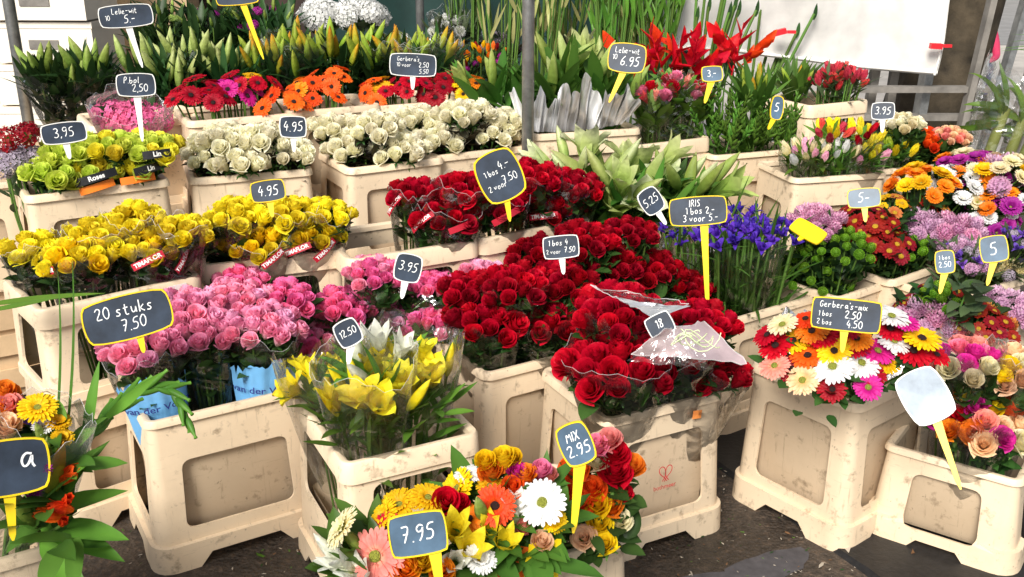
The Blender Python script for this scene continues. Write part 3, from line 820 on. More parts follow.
def sign(label, u, v, z, wpx, hpx, lines, border='yellow', roll=0, yaw=0, tilt=22, stick=.22, face='slate', bulge=.09, group='price signs in the flowers', normal=None, stick_roll=None, stick_mat=None, pen=.044, stick_at=0.0):
    """lines: (text, height as a share of the board, centre x, centre y) in board units"""
    bulge *= .6; c = P(u, v, z); dp = depth(c); w = wpx * dp / F; h = hpx * dp / F
    if normal is None:
        to = (CAMP - c); to.z = 0; to.normalize()
        n = Quaternion((0, 0, 1), R(yaw)) @ to
        n = (n * math.cos(R(tilt)) + Vector((0, 0, 1)) * math.sin(R(tilt))).normalized()
    else: n = Vector(normal).normalized()
    right = Vector((0, 0, 1)).cross(n).normalized()
    right = Quaternion(n, R(roll)) @ right; up = n.cross(right)
    bm_ = Matrix((right, up, n)).transposed().to_quaternion()      # board frame: x right, y up, z to the viewer
    down = -up if stick_roll is None else (Quaternion(n, R(stick_roll)) @ -up)
    foot = c + right * (w * stick_at) - up * (h * .45) + down * stick
    t = thing('price_sign', label, 'price sign', foot, group)
    off = c - foot
    def outline(k, zz, inset=0.0):
        pts = []; hw, hh = w / 2 - inset, h / 2 - inset; n_ = 8
        for (x0, y0, x1, y1, ox, oy) in ((-1, -1, 1, -1, 0, -1), (1, -1, 1, 1, 1, 0), (1, 1, -1, 1, 0, 1), (-1, 1, -1, -1, -1, 0)):
            for i in range(n_):
                s = i / n_; b = bulge * 4 * s * (1 - s)
                cut = 1 - .04 * (abs(2 * s - 1) ** 8)
                pts.append(Vector(((x0 + (x1 - x0) * s) * hw * cut + ox * b * h, (y0 + (y1 - y0) * s) * hh * cut + oy * b * h, zz)))
        return pts
    bw = max(.003, min(w, h) * .045)
    mb = MB(); o = outline(0, .0012, bw * .8); mb.add(o, [tuple(range(len(o)))], 0)
    link('slate', mb.mesh('slate', M[face], False), t, Matrix.LocRotScale(off, bm_, Vector((1, 1, 1))))
    mb = MB(); rings = [outline(0, 0, bw), outline(0, .0028, bw * .75), outline(0, .0028, bw * .15), outline(0, .001, 0), outline(0, -.003, 0)]
    mb.grid([p for r_ in rings for p in r_], len(o), len(rings), 0, None, True)
    b = len(mb.v); mb.f.append(tuple(reversed(range(b - len(o), b)))); mb.m.append(0)
    bmat = M['sign_' + border]
    link('frame', mb.mesh('frame', bmat, True, 30), t, Matrix.LocRotScale(off, bm_, Vector((1, 1, 1))))
    # flat tapering stick behind the board
    mb = MB(); top = off + right * (w * stick_at) - up * (h * .30) - n * .005; d = (Vector((0, 0, 0)) - top); L_ = d.length; d.normalize(); s = d.cross(n).normalized()
    for k, (f_, ww) in enumerate(((0, .014), (.35, .010), (.9, .006), (1.0, .002))):
        p = top + d * (L_ * f_)
        mb.v += [p - s * ww * .8 + n * .0025, p + s * ww * .8 + n * .0025, p + s * ww * .8 - n * .0025, p - s * ww * .8 - n * .0025]; mb.t += [.5] * 4
        if k:
            a = 4 * (k - 1)
            for i in range(4): mb.f.append((a + i, a + (i + 1) % 4, a + 4 + (i + 1) % 4, a + 4 + i)); mb.m.append(0)
    link('stick', mb.mesh('stick', M[stick_mat] if stick_mat else bmat, False), t)
    # hand lettering
    if lines:
        mb = MB(); rs = random.Random(hash_int(label))
        for text, hs, cx, cy in lines:
            th = hs * h; adv = [NARROW.get(ch, .34 if ch == ' ' else .62) for ch in text]
            tw = sum(adv) * th; x = cx * w - tw / 2; y0 = cy * h - th / 2
            sl = rs.uniform(.0, .12)
            for ch, a in zip(text, adv):
                dy = rs.uniform(-.05, .05) * th
                for pl in G.get(ch, []):
                    pp = [Vector((x + (px + sl * py) * th, y0 + dy + py * th + .02 * h, .0022)) for px, py in pl]
                    # smooth the pen line
                    for _ in range(2):
                        if len(pp) < 3: break
                        q = [pp[0]]
                        for aa, bb in zip(pp, pp[1:]): q += [aa.lerp(bb, .25), aa.lerp(bb, .75)]
                        pp = q + [pp[-1]]
                    pw = th * pen * (1.0 if th > .02 else 1.15)
                    pts = []
                    for i, p in enumerate(pp):
                        dd = pp[min(i + 1, len(pp) - 1)] - pp[max(i - 1, 0)]
                        nn = Vector((-dd.y, dd.x, 0)); nn = nn.normalized() if nn.length > 0 else Vector((1, 0, 0))
                        k = pw * rs.uniform(.8, 1.15); pts += [p - nn * k, p + nn * k]
                    mb.grid(pts, 2, len(pp), 0)
                x += a * th
        link('handwritten_lettering', mb.mesh('handwritten lettering', M['chalk'], False), t, Matrix.LocRotScale(off, bm_, Vector((1, 1, 1))))
    return t

# ------------------------------------------------------------------ bunches
def film(parent, base, A, R0, R1, L0, L1, mat, name='sleeve', arc=None, rag=.02, crease=.05, nu=36, nv=8, seed=0, flare=1.0, ctr=None):
    """a crinkled sleeve round axis A from base+A*L0 (radius R0) to base+A*L1 (radius R1)"""
    rs = random.Random(seed); e1 = A.orthogonal().normalized()
    # e1 points to the camera side so that a partial arc is the front
    tocam = (CAMP - (ctr if ctr is not None else base)); tocam = tocam - A * tocam.dot(A); e1 = tocam.normalized(); e2 = A.cross(e1)
    ph = [rs.uniform(0, 6.28) for _ in range(6)]
    a0, a1 = (0, 2 * PI) if arc is None else (R(arc[0]), R(arc[1]))
    mb = MB(); pts = []; n = nu
    peak = [rs.uniform(-1, 1) for _ in range(n)]
    for j in range(nv):
        t = j / (nv - 1)
        for i in range(n):
            a = a0 + (a1 - a0) * (i / (n if arc is None else n - 1))
            r = R0 + (R1 - R0) * t ** flare
            cr = math.sin(5 * a + ph[0]) * .5 + math.sin(9 * a + ph[1] + 2 * t) * .3 + math.sin(17 * a + ph[2]) * .2
            r *= 1 + crease * cr * (.4 + .6 * t) + rs.uniform(-.012, .012)
            l = L0 + (L1 - L0) * t
            if j == nv - 1: l += rag * (math.sin(3 * a + ph[3]) * .5 + .5 * peak[i])
            pts.append(base + A * l + e1 * (r * math.cos(a)) + e2 * (r * math.sin(a)))
    mb.grid(pts, n, nv, 0, None, arc is None)
    if mat in (M['cello'], M['cello_haze']) and rs.random() < .4:
        top = pts[(nv - 1) * n:]
        if arc is None: top = top + top[:1]
        mb.tube(top, .0006, 4, 1)  # painted highlight along the film's top edge
        mat = [mat, M['edge_glint']]
    o = mb.build(name, mat, parent, None, True)
    return o, e1, e2

def through_rim(b, s0, s1, k=.6):
    """the bend of a stem: where it leaves the bucket it stays inside the rim"""
    if b is None or s1.z <= b['z']: return s0.lerp(s1, k)
    f_ = max(.2, min(.92, (b['z'] - s0.z) / max(.01, s1.z - s0.z))); return inside_rim(b, s0.lerp(s1, f_))
def inside_rim(b, p, m=.03):
    if b is None or p.z > b['z'] + .02: return p
    r_ = p - b['c']; x = max(-b['w'] / 2 + m, min(b['w'] / 2 - m, r_.dot(b['e1']))); y = max(-b['d'] / 2 + m, min(b['d'] / 2 - m, r_.dot(b['e2'])))
    q = b['c'] + b['e1'] * x + b['e2'] * y; q.z = p.z; return q

def bunch(bk, label, cat, name, u, v, z, heads, size, group=None, pack=.82, sx=1.0, dome=.45, tilt=.75, leafy=('rose_leaf', 3, .07, .036),
          sleeve=None, ext=.0, stem_r=.0035, stems='merged', band=None, lean=0.18, rot=None, base_z=None, drop=.0, jitter=.1, wrap=None, fit=.22, spread=.55, size_var=.14, collar=None, base_k=.45, stem_mat='stem', reach=None, fill=0, up=.6, y=None):
    top = P(u, v, z) if y is None else PY(u, v, y)
    b = None
    if bk is not None:
        b = BK[bk]
        if y is None:      # keep the blooms over their bucket, standing just clear of the rim
            def miss(zz):
                r_ = P(u, v, zz) - b['c']
                return max(0, abs(r_.dot(b['e1'])) - b['w'] / 2 + .05) + max(0, abs(r_.dot(b['e2'])) - b['d'] / 2 + .05) + fit * abs(zz - z)
            top = P(u, v, min([b['z'] + .045 + .01 * k for k in range(22)], key=miss))
        rel = top - b['c']
        x = max(-b['w'] / 2 + .07, min(b['w'] / 2 - .07, rel.dot(b['e1']) * .75)) ; y = max(-b['d'] / 2 + .06, min(b['d'] / 2 - .06, rel.dot(b['e2']) * .75))
        base = b['c'] + b['e1'] * x + b['e2'] * y; base.z = (b['z'] - .26) if base_z is None else base_z
    else:
        base = Vector((top.x, top.y + .03, base_z))
    n = len(heads)
    t = thing(name, label, cat, base, group)
    A = (top - base).normalized(); tl = (top - base).length
    tocam = (CAMP - top); tocam.z = 0; tocam.normalize()
    D = (A * .5 + Vector((0, 0, up)) + tocam * lean).normalized()
    e1 = Vector((1, 0, 0)); e1 = (e1 - D * e1.dot(D)).normalized(); e2 = D.cross(e1)
    if rot is not None:
        q = Quaternion(D, R(rot)); e1 = q @ e1; e2 = q @ e2
    Rb = .5 * size * math.sqrt(n) * pack
    off = U(0, 6)
    fol = MB(); lm, ln, lL, lW = leafy
    allt = []
    for i, hd in enumerate(heads):
        kind, col = hd[0], hd[1]; sc = size * (hd[2] if len(hd) > 2 else 1.0) * U(1 - size_var, 1 + size_var)
        rr = math.sqrt((i + .5) / n); th = i * R(137.508) + off
        r = Rb * rr
        d2 = e1 * (math.cos(th) * sx) + e2 * (math.sin(th) / sx)
        rad = d2.normalized()
        c = top + d2 * r + D * (dome * Rb * (.5 - rr * rr)) + Vector((U(-1, 1), U(-1, 1), U(-1, 1))) * size * jitter
        nrm = (D + rad * rr * tilt + Vector((U(-1, 1), U(-1, 1), U(-1, 1))) * .24).normalized()
        if kind in ('lily_bud', 'spike', 'liatris'): p = c - nrm * sc * .5
        elif kind in ('gerbera', 'gerbera_light', 'sunflower', 'daisy', 'bigmum'): p = c
        else: p = c - nrm * sc * .38
        me = head_mesh(kind, col, rnd.randrange(5 if kind == 'rose' else 3))
        link(HEADNAME[kind], me, t, Matrix.LocRotScale(p - base, orient(nrm, U(0, 6.28)), Vector((sc * U(.9, 1.06), sc * U(.9, 1.06), sc * U(.9, 1.12)))))
        s0 = base + d2 * r * .28 + Vector((U(-.01, .01), U(-.01, .01), 0)); s1 = p - nrm * sc * .1
        mid = through_rim(b, s0, s1) if b else s0.lerp(s1, .6) + d2 * r * .12
        if stems == 'merged':
            fol.tube([s0 - base, mid - base, s1 - base], stem_r, 4, 1, .5)
        else:
            stem_between(t, s0 - base, mid.lerp(s0.lerp(s1, .6), .6) - base, stem_r)
            stem_between(t, mid.lerp(s0.lerp(s1, .6), .6) - base, s1 - base, stem_r)
        for k in range(ln):
            f_ = U(spread, .97)
            q = s0.lerp(mid, f_ / .6) if f_ < .6 else mid.lerp(s1, (f_ - .6) / .4)
            q = inside_rim(b, q - Vector((0, 0, drop)), .04)
            az = U(0, 6.28); out = (rad * U(.0, .45) + e1 * math.cos(az) * .5 + e2 * math.sin(az) * .5 + D * U(.25, 1.0)).normalized()
            leaf(fol, q - base, out, D, lL * U(.7, 1.2), lW * U(.8, 1.2), U(-.2, .6), 0)
        allt.append(rr)
    if fill:
        for k in range(fill):
            az = U(0, 6.28); rr = math.sqrt(U(.2, 1)) * Rb * 1.05
            rad = e1 * math.cos(az) * sx + e2 * math.sin(az) / sx
            dn = U(.2, .9) * Rb + size * .45
            q = top + rad * (rr * .92 * (1 - .35 * dn / max(tl, .1))) - A * dn
            q = inside_rim(b, q, .05)
            leaf(fol, q - base, (rad * U(-.1, .5) + e1 * U(-.4, .4) + e2 * U(-.4, .4) + D * U(.2, 1.0)).normalized(), D, lL * U(.7, 1.15), lW * U(.8, 1.2), U(-.2, .6), 0)
    if collar:
        cm, cn, cL, cW = collar
        for k in range(cn):
            az = 2 * PI * (k + U(-.3, .3)) / cn
            rad = e1 * math.cos(az) * sx + e2 * math.sin(az) / sx
            q = base.lerp(top, .72) + rad * Rb * .6
            leaf(fol, q - base, (rad * .8 + D * U(.5, 1.3)).normalized(), D, cL * U(.8, 1.2), cW, U(-.1, .8), 2)
    if fol.v:
        mats = [M[lm], M[stem_mat]] + ([M[collar[0]]] if collar else [])
        fol.build('greenery', mats, t)  # leaves and the merged stems together in one mesh
    if sleeve:
        mat = M[sleeve]; Rt = Rb * 1.04 * max(1.0, (sx + 1 / sx) / 2) + size * .12
        L1 = tl + ext
        film(t, Vector((0, 0, 0)), A, .045, Rt, tl * .25, L1, mat, 'sleeve', None, .018 + size * .15, .07, 40, 9, rnd.randrange(9999), .8, base)
    if wrap:      # opaque printed wrap in front: (material, from, to, arc, text, ink)
        wm, f0, f1, arc, txt, ink = wrap
        Rw0 = .04 + (Rb - .04) * f0 + .01; Rw1 = .04 + (Rb - .04) * f1 + .016
        o, c1, c2 = film(t, Vector((0, 0, 0)), A, Rw0, Rw1, tl * f0, tl * f1, M[wm], 'printed_sleeve', arc, .034, .075, 30, 9, rnd.randrange(9999), 1.0, base)
        if txt:
            ft = f0 + (f1 - f0) * .70; rt = Rw0 + (Rw1 - Rw0) * .70
            k_ = (Rw1 - Rw0) / (tl * (f1 - f0))
            def bend(x, y):
                az = x / rt; rad = c1 * math.cos(az) + c2 * math.sin(az)
                return A * (tl * ft + y) + rad * (rt * 1.085 + .004 + y * k_)
            link('printed_lettering', text_mesh(txt, .026, .012, M[ink], bend), o)
    if band:      # tilted printed strips on the camera side: list of (material, text, azimuth, height share, tilt, length, width)
        for bm_, txt, az, f_, tlt, bl, bwid in band:
            tc = tocam - A * tocam.dot(A); c1 = tc.normalized(); c2 = A.cross(c1)
            rad = c1 * math.cos(R(az)) + c2 * math.sin(R(az)); tg = -c1 * math.sin(R(az)) + c2 * math.cos(R(az))
            rr = .045 + (Rb * 1.04 + size * .12 - .045) * max(0, (f_ - .25) / .75) ** .8
            nn = (rad * .9 + Vector((0, 0, .25))).normalized(); upv = nn.cross(tg).normalized(); tg = upv.cross(nn)
            qd = Matrix((tg, upv, nn)).transposed().to_quaternion() @ Quaternion((0, 0, 1), R(tlt))
            ctr = A * (tl * f_) + rad * (rr * 1.03 + .006)
            mb = MB(); pts = []
            for i in range(9):
                xx = (i / 8 - .5) * bl; zz = -xx * xx / (2 * max(rr, .06)) * .8
                for yy in (-.5, .5): pts.append(Vector((xx, yy * bwid, zz)))
            mb.grid(pts, 2, 9, 0)
            bo = link('printed_band', mb.mesh('printed band', M[bm_], True), t, Matrix.LocRotScale(ctr, qd, Vector((1, 1, 1))))
            if txt:
                rb_ = max(rr, .06) / .8
                link('printed_lettering', text_mesh(txt, bwid * .82, .03, M['white_ink'], lambda x, y: Vector((x, y, -x * x / (2 * rb_) + .0015))), bo)
    return t, base, top, D, Rb

def mixed(lst, n):
    return [lst[rnd.randrange(len(lst))] for _ in range(n)]
# ================================================================== THE PLACE
# ---- camera, sun, sky
cam = bpy.data.cameras.new('camera'); cam.sensor_width = 36; cam.lens = 36 * F / 1024; cam.clip_end = 500; cam.clip_start = .05
co = bpy.data.objects.new('camera', cam); COL.objects.link(co); co.location = CAMP; co.rotation_euler = (PI / 2 - PITCH, 0, 0); SC.camera = co
SC.view_settings.view_transform = 'Standard'; SC.view_settings.look = 'None'; SC.view_settings.exposure = 0
sl = bpy.data.lights.new('sun', 'SUN'); sl.energy = 5.0; sl.angle = R(22); sl.color = (1, .95, .87)
so = bpy.data.objects.new('sun', sl); COL.objects.link(so); so.location = (-3, -4, 8); so.rotation_euler = SUN_V.to_track_quat('Z', 'Y').to_euler()
W = bpy.data.worlds.new('World'); SC.world = W; W.use_nodes = True
nt = W.node_tree; bg = nt.nodes['Background']
sky = nt.nodes.new('ShaderNodeTexSky'); sky.sky_type = 'NISHITA'; sky.sun_disc = False
sky.sun_elevation = math.asin(SUN_V.z); sky.sun_rotation = math.atan2(SUN_V.x, SUN_V.y); sky.dust_density = 2.5
hs = nt.nodes.new('ShaderNodeHueSaturation'); hs.inputs['Saturation'].default_value = .45; nt.links.new(sky.outputs[0], hs.inputs['Color']); nt.links.new(hs.outputs[0], bg.inputs[0]); bg.inputs[1].default_value = .15
cy = SC.cycles
cy.transparent_max_bounces = 40; cy.max_bounces = 8; cy.diffuse_bounces = 4; cy.glossy_bounces = 3; cy.transmission_bounces = 4
cy.use_denoising = True; cy.caustics_reflective = False; cy.caustics_refractive = False

# ---- ground
def ground_mat():
    m, nt, out = new_mat('wet dark market asphalt'); L = nt.links.new
    tc = N(nt, 'ShaderNodeTexCoord')
    a = N(nt, 'ShaderNodeTexNoise', i_Scale=1.7, i_Detail=8.0, i_Roughness=.6); b = N(nt, 'ShaderNodeTexVoronoi', i_Scale=95.0); c = N(nt, 'ShaderNodeTexNoise', i_Scale=38.0, i_Detail=8.0, i_Roughness=.75)
    for n in (a, b, c): L(tc.outputs['Object'], n.inputs['Vector'])
    r1 = ramp(nt, [(.35, (.024, .019, .016)), (.55, (.062, .046, .034)), (.72, (.115, .084, .058))]); L(a.outputs['Fac'], r1.inputs[0])
    r2 = ramp(nt, [(.35, (.35, .35, .35)), (.55, (1, 1, 1)), (.74, (2.6, 2.2, 1.8))]); L(c.outputs['Fac'], r2.inputs[0])
    mx = N(nt, 'ShaderNodeMix', data_type='RGBA', blend_type='MULTIPLY'); mx.inputs[0].default_value = 1
    L(r1.outputs[0], mx.inputs[6]); L(r2.outputs[0], mx.inputs[7])
    # far away: a pale sunlit pavement
    p = N(nt, 'ShaderNodeBsdfPrincipled'); L(mx.outputs[2], p.inputs['Base Color'])
    rr = ramp(nt, [(.4, (.35, .35, .35)), (.6, (.85, .85, .85))]); L(a.outputs['Fac'], rr.inputs[0]); L(rr.outputs[0], p.inputs['Roughness'])
    ad = N(nt, 'ShaderNodeMath', operation='MULTIPLY_ADD'); ad.inputs[1].default_value = .8; L(b.outputs['Distance'], ad.inputs[0]); L(c.outputs['Fac'], ad.inputs[2])
    bp = N(nt, 'ShaderNodeBump', i_Strength=.9, i_Distance=.006); L(ad.outputs[0], bp.inputs['Height']); L(bp.outputs[0], p.inputs['Normal'])
    L(p.outputs[0], out.inputs[0]); return m
def sheet(name, x0, x1, y0, y1, z, mat, kind='structure'):
    mb = MB(); mb.add([Vector((x0, y0, z)), Vector((x1, y0, z)), Vector((x1, y1, z)), Vector((x0, y1, z))], [(0, 1, 2, 3)])
    o = mb.build(name, mat, None, None, False); return tag(o, kind=kind)
sheet('ground', -150, 150, -60, 300, 0, ground_mat())
sheet('pavement', -40, 40, 6.2, 13.5, .004, plain_mat('pale paving', (.46, .43, .39), .8, 0, .2, 3, .3))
sheet('road', -60, 60, 13.5, 22, .008, plain_mat('grey road', (.22, .22, .22), .8, 0, .2, 3, .3))
# smooth patches of newer tarmac
def patch(cx, cy_, rx, ry, rot, mat, z=.004):
    mb = MB(); n = 26; pts = []
    for i in range(n):
        a = 2 * PI * i / n; k = U(.86, 1.1)
        x, y = rx * math.cos(a) * k, ry * math.sin(a) * k
        pts.append(Vector((cx + x * math.cos(rot) - y * math.sin(rot), cy_ + x * math.sin(rot) + y * math.cos(rot), z)))
    mb.add(pts, [tuple(range(n))]); return tag(mb.build('tarmac_patch', mat, None, None, False), kind='structure')
TAR = plain_mat('smooth grey tarmac', (.075, .07, .074), .9, 0, .25, 30, .4, .002, .15)
g = P(765, 570, 0); patch(g.x, g.y, .15, .055, .5, TAR)
g = P(700, 590, 0); patch(g.x, g.y, .13, .05, .3, TAR, .008)
# a low kerb of dark tarmac under the gerbera bucket
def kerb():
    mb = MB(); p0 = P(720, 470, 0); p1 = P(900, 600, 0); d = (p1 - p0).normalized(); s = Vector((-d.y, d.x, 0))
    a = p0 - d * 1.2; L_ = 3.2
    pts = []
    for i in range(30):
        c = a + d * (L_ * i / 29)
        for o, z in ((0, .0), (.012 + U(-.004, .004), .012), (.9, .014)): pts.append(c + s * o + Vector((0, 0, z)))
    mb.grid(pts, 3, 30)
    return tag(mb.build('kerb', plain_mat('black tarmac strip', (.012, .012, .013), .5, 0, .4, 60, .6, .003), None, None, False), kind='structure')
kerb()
# litter: petals, bits of leaf and stem trodden into the ground
mb = MB()
for i in range(3600):
    x, y = (U(-1.6, 1.5), U(1.5, 3.4))
    sz = U(.0015, .0065) if i % 22 else U(.008, .024)
    q = Quaternion((0, 0, 1), U(0, 6.28)) @ Quaternion((1, 0, 0), U(-.4, .4))
    pts = [Vector((x, y, .004 + sz * .3)) + q @ Vector((a * sz, b * sz * U(.3, .8), U(0, .3) * sz)) for a, b in ((-1, -.4), (0, -.6), (1, 0), (0, .6), (-1, .4))]
    mb.add(pts, [(0, 1, 2, 3, 4)], rnd.choice((0, 0, 0, 1, 1, 2, 3)))
tag(mb.build('ground_litter', [plain_mat('pale grit', (.42, .37, .30), .8), M['dark_leaf'], M['fresh_leaf'], plain_mat('brown bits', (.14, .07, .03), .8)], None, None, False), kind='stuff')

# ---- benches that carry the back rows
def bench(label, c, rot, w, d, h):
    t = thing('display_bench', label, 'bench', (c[0], c[1], 0), 'benches under the back rows', R(rot))
    mb = MB(); n = 3
    for i in range(n): mb.box((0, -d / 2 + d * (i + .5) / n, h - .015), (w, d / n - .008, .026), 0)
    mb.build('bench_top', M['pale_wood'], t, None, False)
    for sx in (-1, 1):
        for sy in (-1, 1):
            mb = MB(); mb.box((sx * (w / 2 - .06), sy * (d / 2 - .04), (h - .03) / 2), (.045, .045, h - .03)); mb.build('leg', M['pale_wood'], t, None, False)
    return t

GB = 'beige flower buckets'
# ---- front buckets
bucket('B1', 'beige bucket with a wide flat panel, holding pink roses in blue sleeves', 147, 425, .40, 31, .39, .30, 'panel', .40, GB)
bucket('B2', 'open sided beige bucket with dark stems behind its windows, holding yellow lilies', 345, 466, .42, 27, .31, .38, 'open', .42, GB)
bucket('B4', 'stained beige bucket with a red heart print on its liner', 607, 421, .39, 27, .34, .32, 'plain', .39, GB)
bucket('B5', 'beige bucket behind the yellow lilies, holding red roses with long stems', 486, 375, .40, 31, .34, .30, 'plain', .40, GB)
bucket('B6', 'clean beige bucket holding the mixed gerberas, one corner to the front', 857, 407, .40, 38, .36, .32, 'plain', .40, GB)
bucket('B7', 'short beige bucket beside the glaring price sign, holding ranunculus bunches', 1020, 483, .255, 54, .36, .31, 'low', .255, GB)
bucket('B8', 'beige bucket holding the blue irises', 727, 322, .38, 34, .39, .30, 'plain', .38, GB)
bucket('B9', 'beige bucket under the mauve and bronze chrysanthemum bunches', 965, 341, .38, 31, .39, .30, 'plain', .38, GB)
bucket('B10', 'beige bucket under the green button chrysanthemums', 838, 299, .40, 37, .28, .30, 'plain', .40, GB)
bucket('B11', 'beige bucket under the dark red daisy chrysanthemums', 892, 282, .42, 37, .32, .30, 'plain', .42, GB)
bucket('C3', 'beige bucket hidden below the hot pink roses', 258, 372, .40, 31, .36, .24, 'plain', .40, GB)
bucket('R2', 'beige bucket behind the heart bucket, packed with dark red roses', 570, 330, .40, 31, .39, .26, 'plain', .40, GB)
# collared row
bucket('C1', 'tall collared bucket of yellow roses with red bands, farthest forward of its row', 40, 312, .62, 40, .40, .30, 'collared', .62, GB)
bucket('C2', 'tall collared beige bucket holding the yellow roses beside the white ones', 202, 267, .62, 22, .39, .30, 'collared', .62, GB)
bucket('C4', 'tall collared beige bucket half empty with red roses at one end', 350, 261, .62, 28, .39, .30, 'collared', .62, GB)
bucket('C5', 'tall collared beige bucket filled with red roses under the large yellow edged sign', 482, 240, .62, 34, .40, .30, 'collared', .62, GB)
# rows on benches
bucket('D1', 'beige bucket holding the lime green and yellow roses', 27, 198, .77, 31, .39, .30, 'plain', .38, GB)
bucket('D2', 'beige bucket holding the white roses under the small dark sign', 192, 180, .75, 21, .37, .30, 'plain', .38, GB)
bucket('D3', 'beige bucket holding white roses above the half empty collared bucket', 349, 170, .74, 29, .34, .30, 'plain', .38, GB)
bucket('D4', 'beige bucket holding the white roses nearest the steel pole', 428, 158, .74, 28, .39, .30, 'plain', .38, GB)
bench('wooden bench under the lime and white rose buckets', (-.80, 3.20), 27, 1.25, .36, .385)
bench('wooden bench under the white roses near the steel pole', (-.15, 3.58), 28, .90, .36, .36)
bucket('E1', 'beige bucket under the bright pink hydrangea bunch', 92, 128, .86, 31, .36, .28, 'plain', .36, GB)
bucket('E2', 'beige bucket holding red and magenta gerberas', 190, 123, .88, 27, .38, .28, 'plain', .36, GB)
bucket('E3', 'beige bucket holding the orange gerberas', 290, 113, .88, 27, .33, .28, 'plain', .36, GB)
bucket('E4', 'beige bucket holding red and yellow gerberas under a sign', 374, 108, .87, 27, .42, .28, 'plain', .36, GB)
bench('long wooden bench under the gerbera buckets', (-.62, 3.72), 27, 2.1, .36, .51)
# middle and right back
bucket('G1', 'beige bucket wrapped round with silver paper, holding white lily buds', 535, 136, .80, 17, .40, .30, 'plain', .38, GB)
bucket('H1', 'beige bucket hidden below the opening white lilies', 590, 235, .56, 30, .39, .28, 'plain', .38, GB)
bucket('I1', 'beige bucket holding red bunches in cellophane, with open windows', 634, 147, .74, 27, .34, .30, 'open', .40, GB)
bucket('J1', 'beige bucket holding upright green bud spikes', 714, 157, .68, 20, .34, .30, 'panel', .38, GB)
bucket('K1', 'beige bucket holding red tulips in front of the white tarpaulin', 810, 107, .80, 27, .32, .28, 'open', .38, GB)
bucket('L1', 'beige bucket holding white and yellow tulips', 795, 180, .66, 14, .36, .28, 'panel', .36, GB)
bucket('L2', 'beige bucket holding orange and yellow spray roses', 872, 172, .66, 20, .36, .28, 'panel', .36, GB)
bucket('N1', 'beige bucket under the tall orange, white and purple chrysanthemums', 915, 232, .52, 30, .39, .30, 'plain', .38, GB)
bucket('S1', 'beige bucket under the pale statice and violet irises', 948, 300, .40, 31, .39, .30, 'plain', .40, GB)
bench('wooden bench under the silver wrapped lilies', (.55, 3.95), 22, 1.3, .40, .36)
bench('wooden bench under the tulips by the tarpaulin', (1.40, 3.92), 20, 1.25, .40, .30)
# bottom edge
bucket('A1', 'beige bucket at the front edge holding a lily and tulip bouquet', 48, 548, .42, 31, .36, .30, 'plain', .42, GB, 'FR')
bucket('B3', 'beige bucket at the very front holding the sunny mixed bouquets', 628, 538, .40, 24, .42, .30, 'plain', .40, GB, 'FR')

# heart print on the liner of the heart bucket
def heart():
    b = BK['B4']; mb = MB()
    def ring(cx, sgn):
        pts = []
        for i in range(22):
            a = R(-60) + (2 * PI - R(60)) * i / 21 * 0.86
            x = cx + sgn * .010 * math.cos(a); y = .010 * math.sin(a) * 1.35 + .008 * 0
            pts.append(Vector((x, y, 0)))
        return pts
    def stroke(pp, w=.0013):
        pts = []
        for i, p in enumerate(pp):
            d = pp[min(i + 1, len(pp) - 1)] - pp[max(i - 1, 0)]; n = Vector((-d.y, d.x, 0)).normalized(); pts += [p - n * w, p + n * w]
        mb.grid(pts, 2, len(pp))
    def sm(pp):
        for _ in range(3):
            q = [pp[0]]
            for a, c in zip(pp, pp[1:]): q += [a.lerp(c, .25), a.lerp(c, .75)]
            pp = q + [pp[-1]]
        return pp
    for s in (-1, 1):
        stroke(sm([Vector((x * s, y, 0)) for x, y in ((-.004, -.022), (.002, -.012), (.018, .002), (.020, .016), (.010, .022), (.001, .014), (-.001, -.004), (.006, -.016), (.010, -.020))]))
    return mb
hb = heart(); b = BK['B4']
lz = .215; t_ = lz / b['h']; offz = -.018 * (1 - t_) - .008
hm = Matrix.LocRotScale(Vector((-.005, -b['d'] / 2 + offz - .0055, lz)), Quaternion((1, 0, 0), PI / 2 - .045), Vector((1, 1, 1)))
link('heart_print', hb.mesh('heart print', M['heart'], False), b['obj'], hm)
link('printed_lettering', text_mesh('bothmeer', .017, .01, M['heart'], lambda x, y: Vector((x - .002, y - .036, 0))), b['obj'], hm)
def sticker(key, x, z, w, h, mat, name='sticker', tiltz=0):
    b = BK[key]; mb = MB(); mb.box((0, 0, 0), (w, .0015, h)); link(name, mb.mesh(name, M[mat], False), b['obj'], Matrix.LocRotScale(Vector((x, -b['d'] / 2 - .016, z)), Euler_q(tiltz), Vector((1, 1, 1))))
def Euler_q(a): return Quaternion((0, 1, 0), a)
sticker('C1', .135, .600, .05, .034, 'paper', 'paper_label', .0)
sticker('B4', .085, .355, .026, .022, 'orange_stick', 'orange_sticker', .1)
sticker('B6', -.135, .05, .018, .02, 'orange_stick', 'orange_sticker', .3)
sticker('B2', -.10, .325, .008, .005, 'orange_stick', 'red_speck', .4)
# ================================================================== FLOWERS
PK = 'pink rose bunches in blue sleeves'; rose_ = lambda c, n: mixed([('rose', k) for k in c], n)
RL = ('rose_leaf', 4, .062, .036)
def roses(bk, label, u, v, z, cols, n, size, group, **kw):
    kw.setdefault('leafy', RL); kw.setdefault('fill', 22); kw.setdefault('pack', .76); kw.setdefault('jitter', .07); kw.setdefault('dome', .34)
    return bunch(bk, label, 'rose bunch', 'rose_bunch', u, v, z, rose_(cols, int(n * 1.6 + .5)), size * .91, group, **kw)

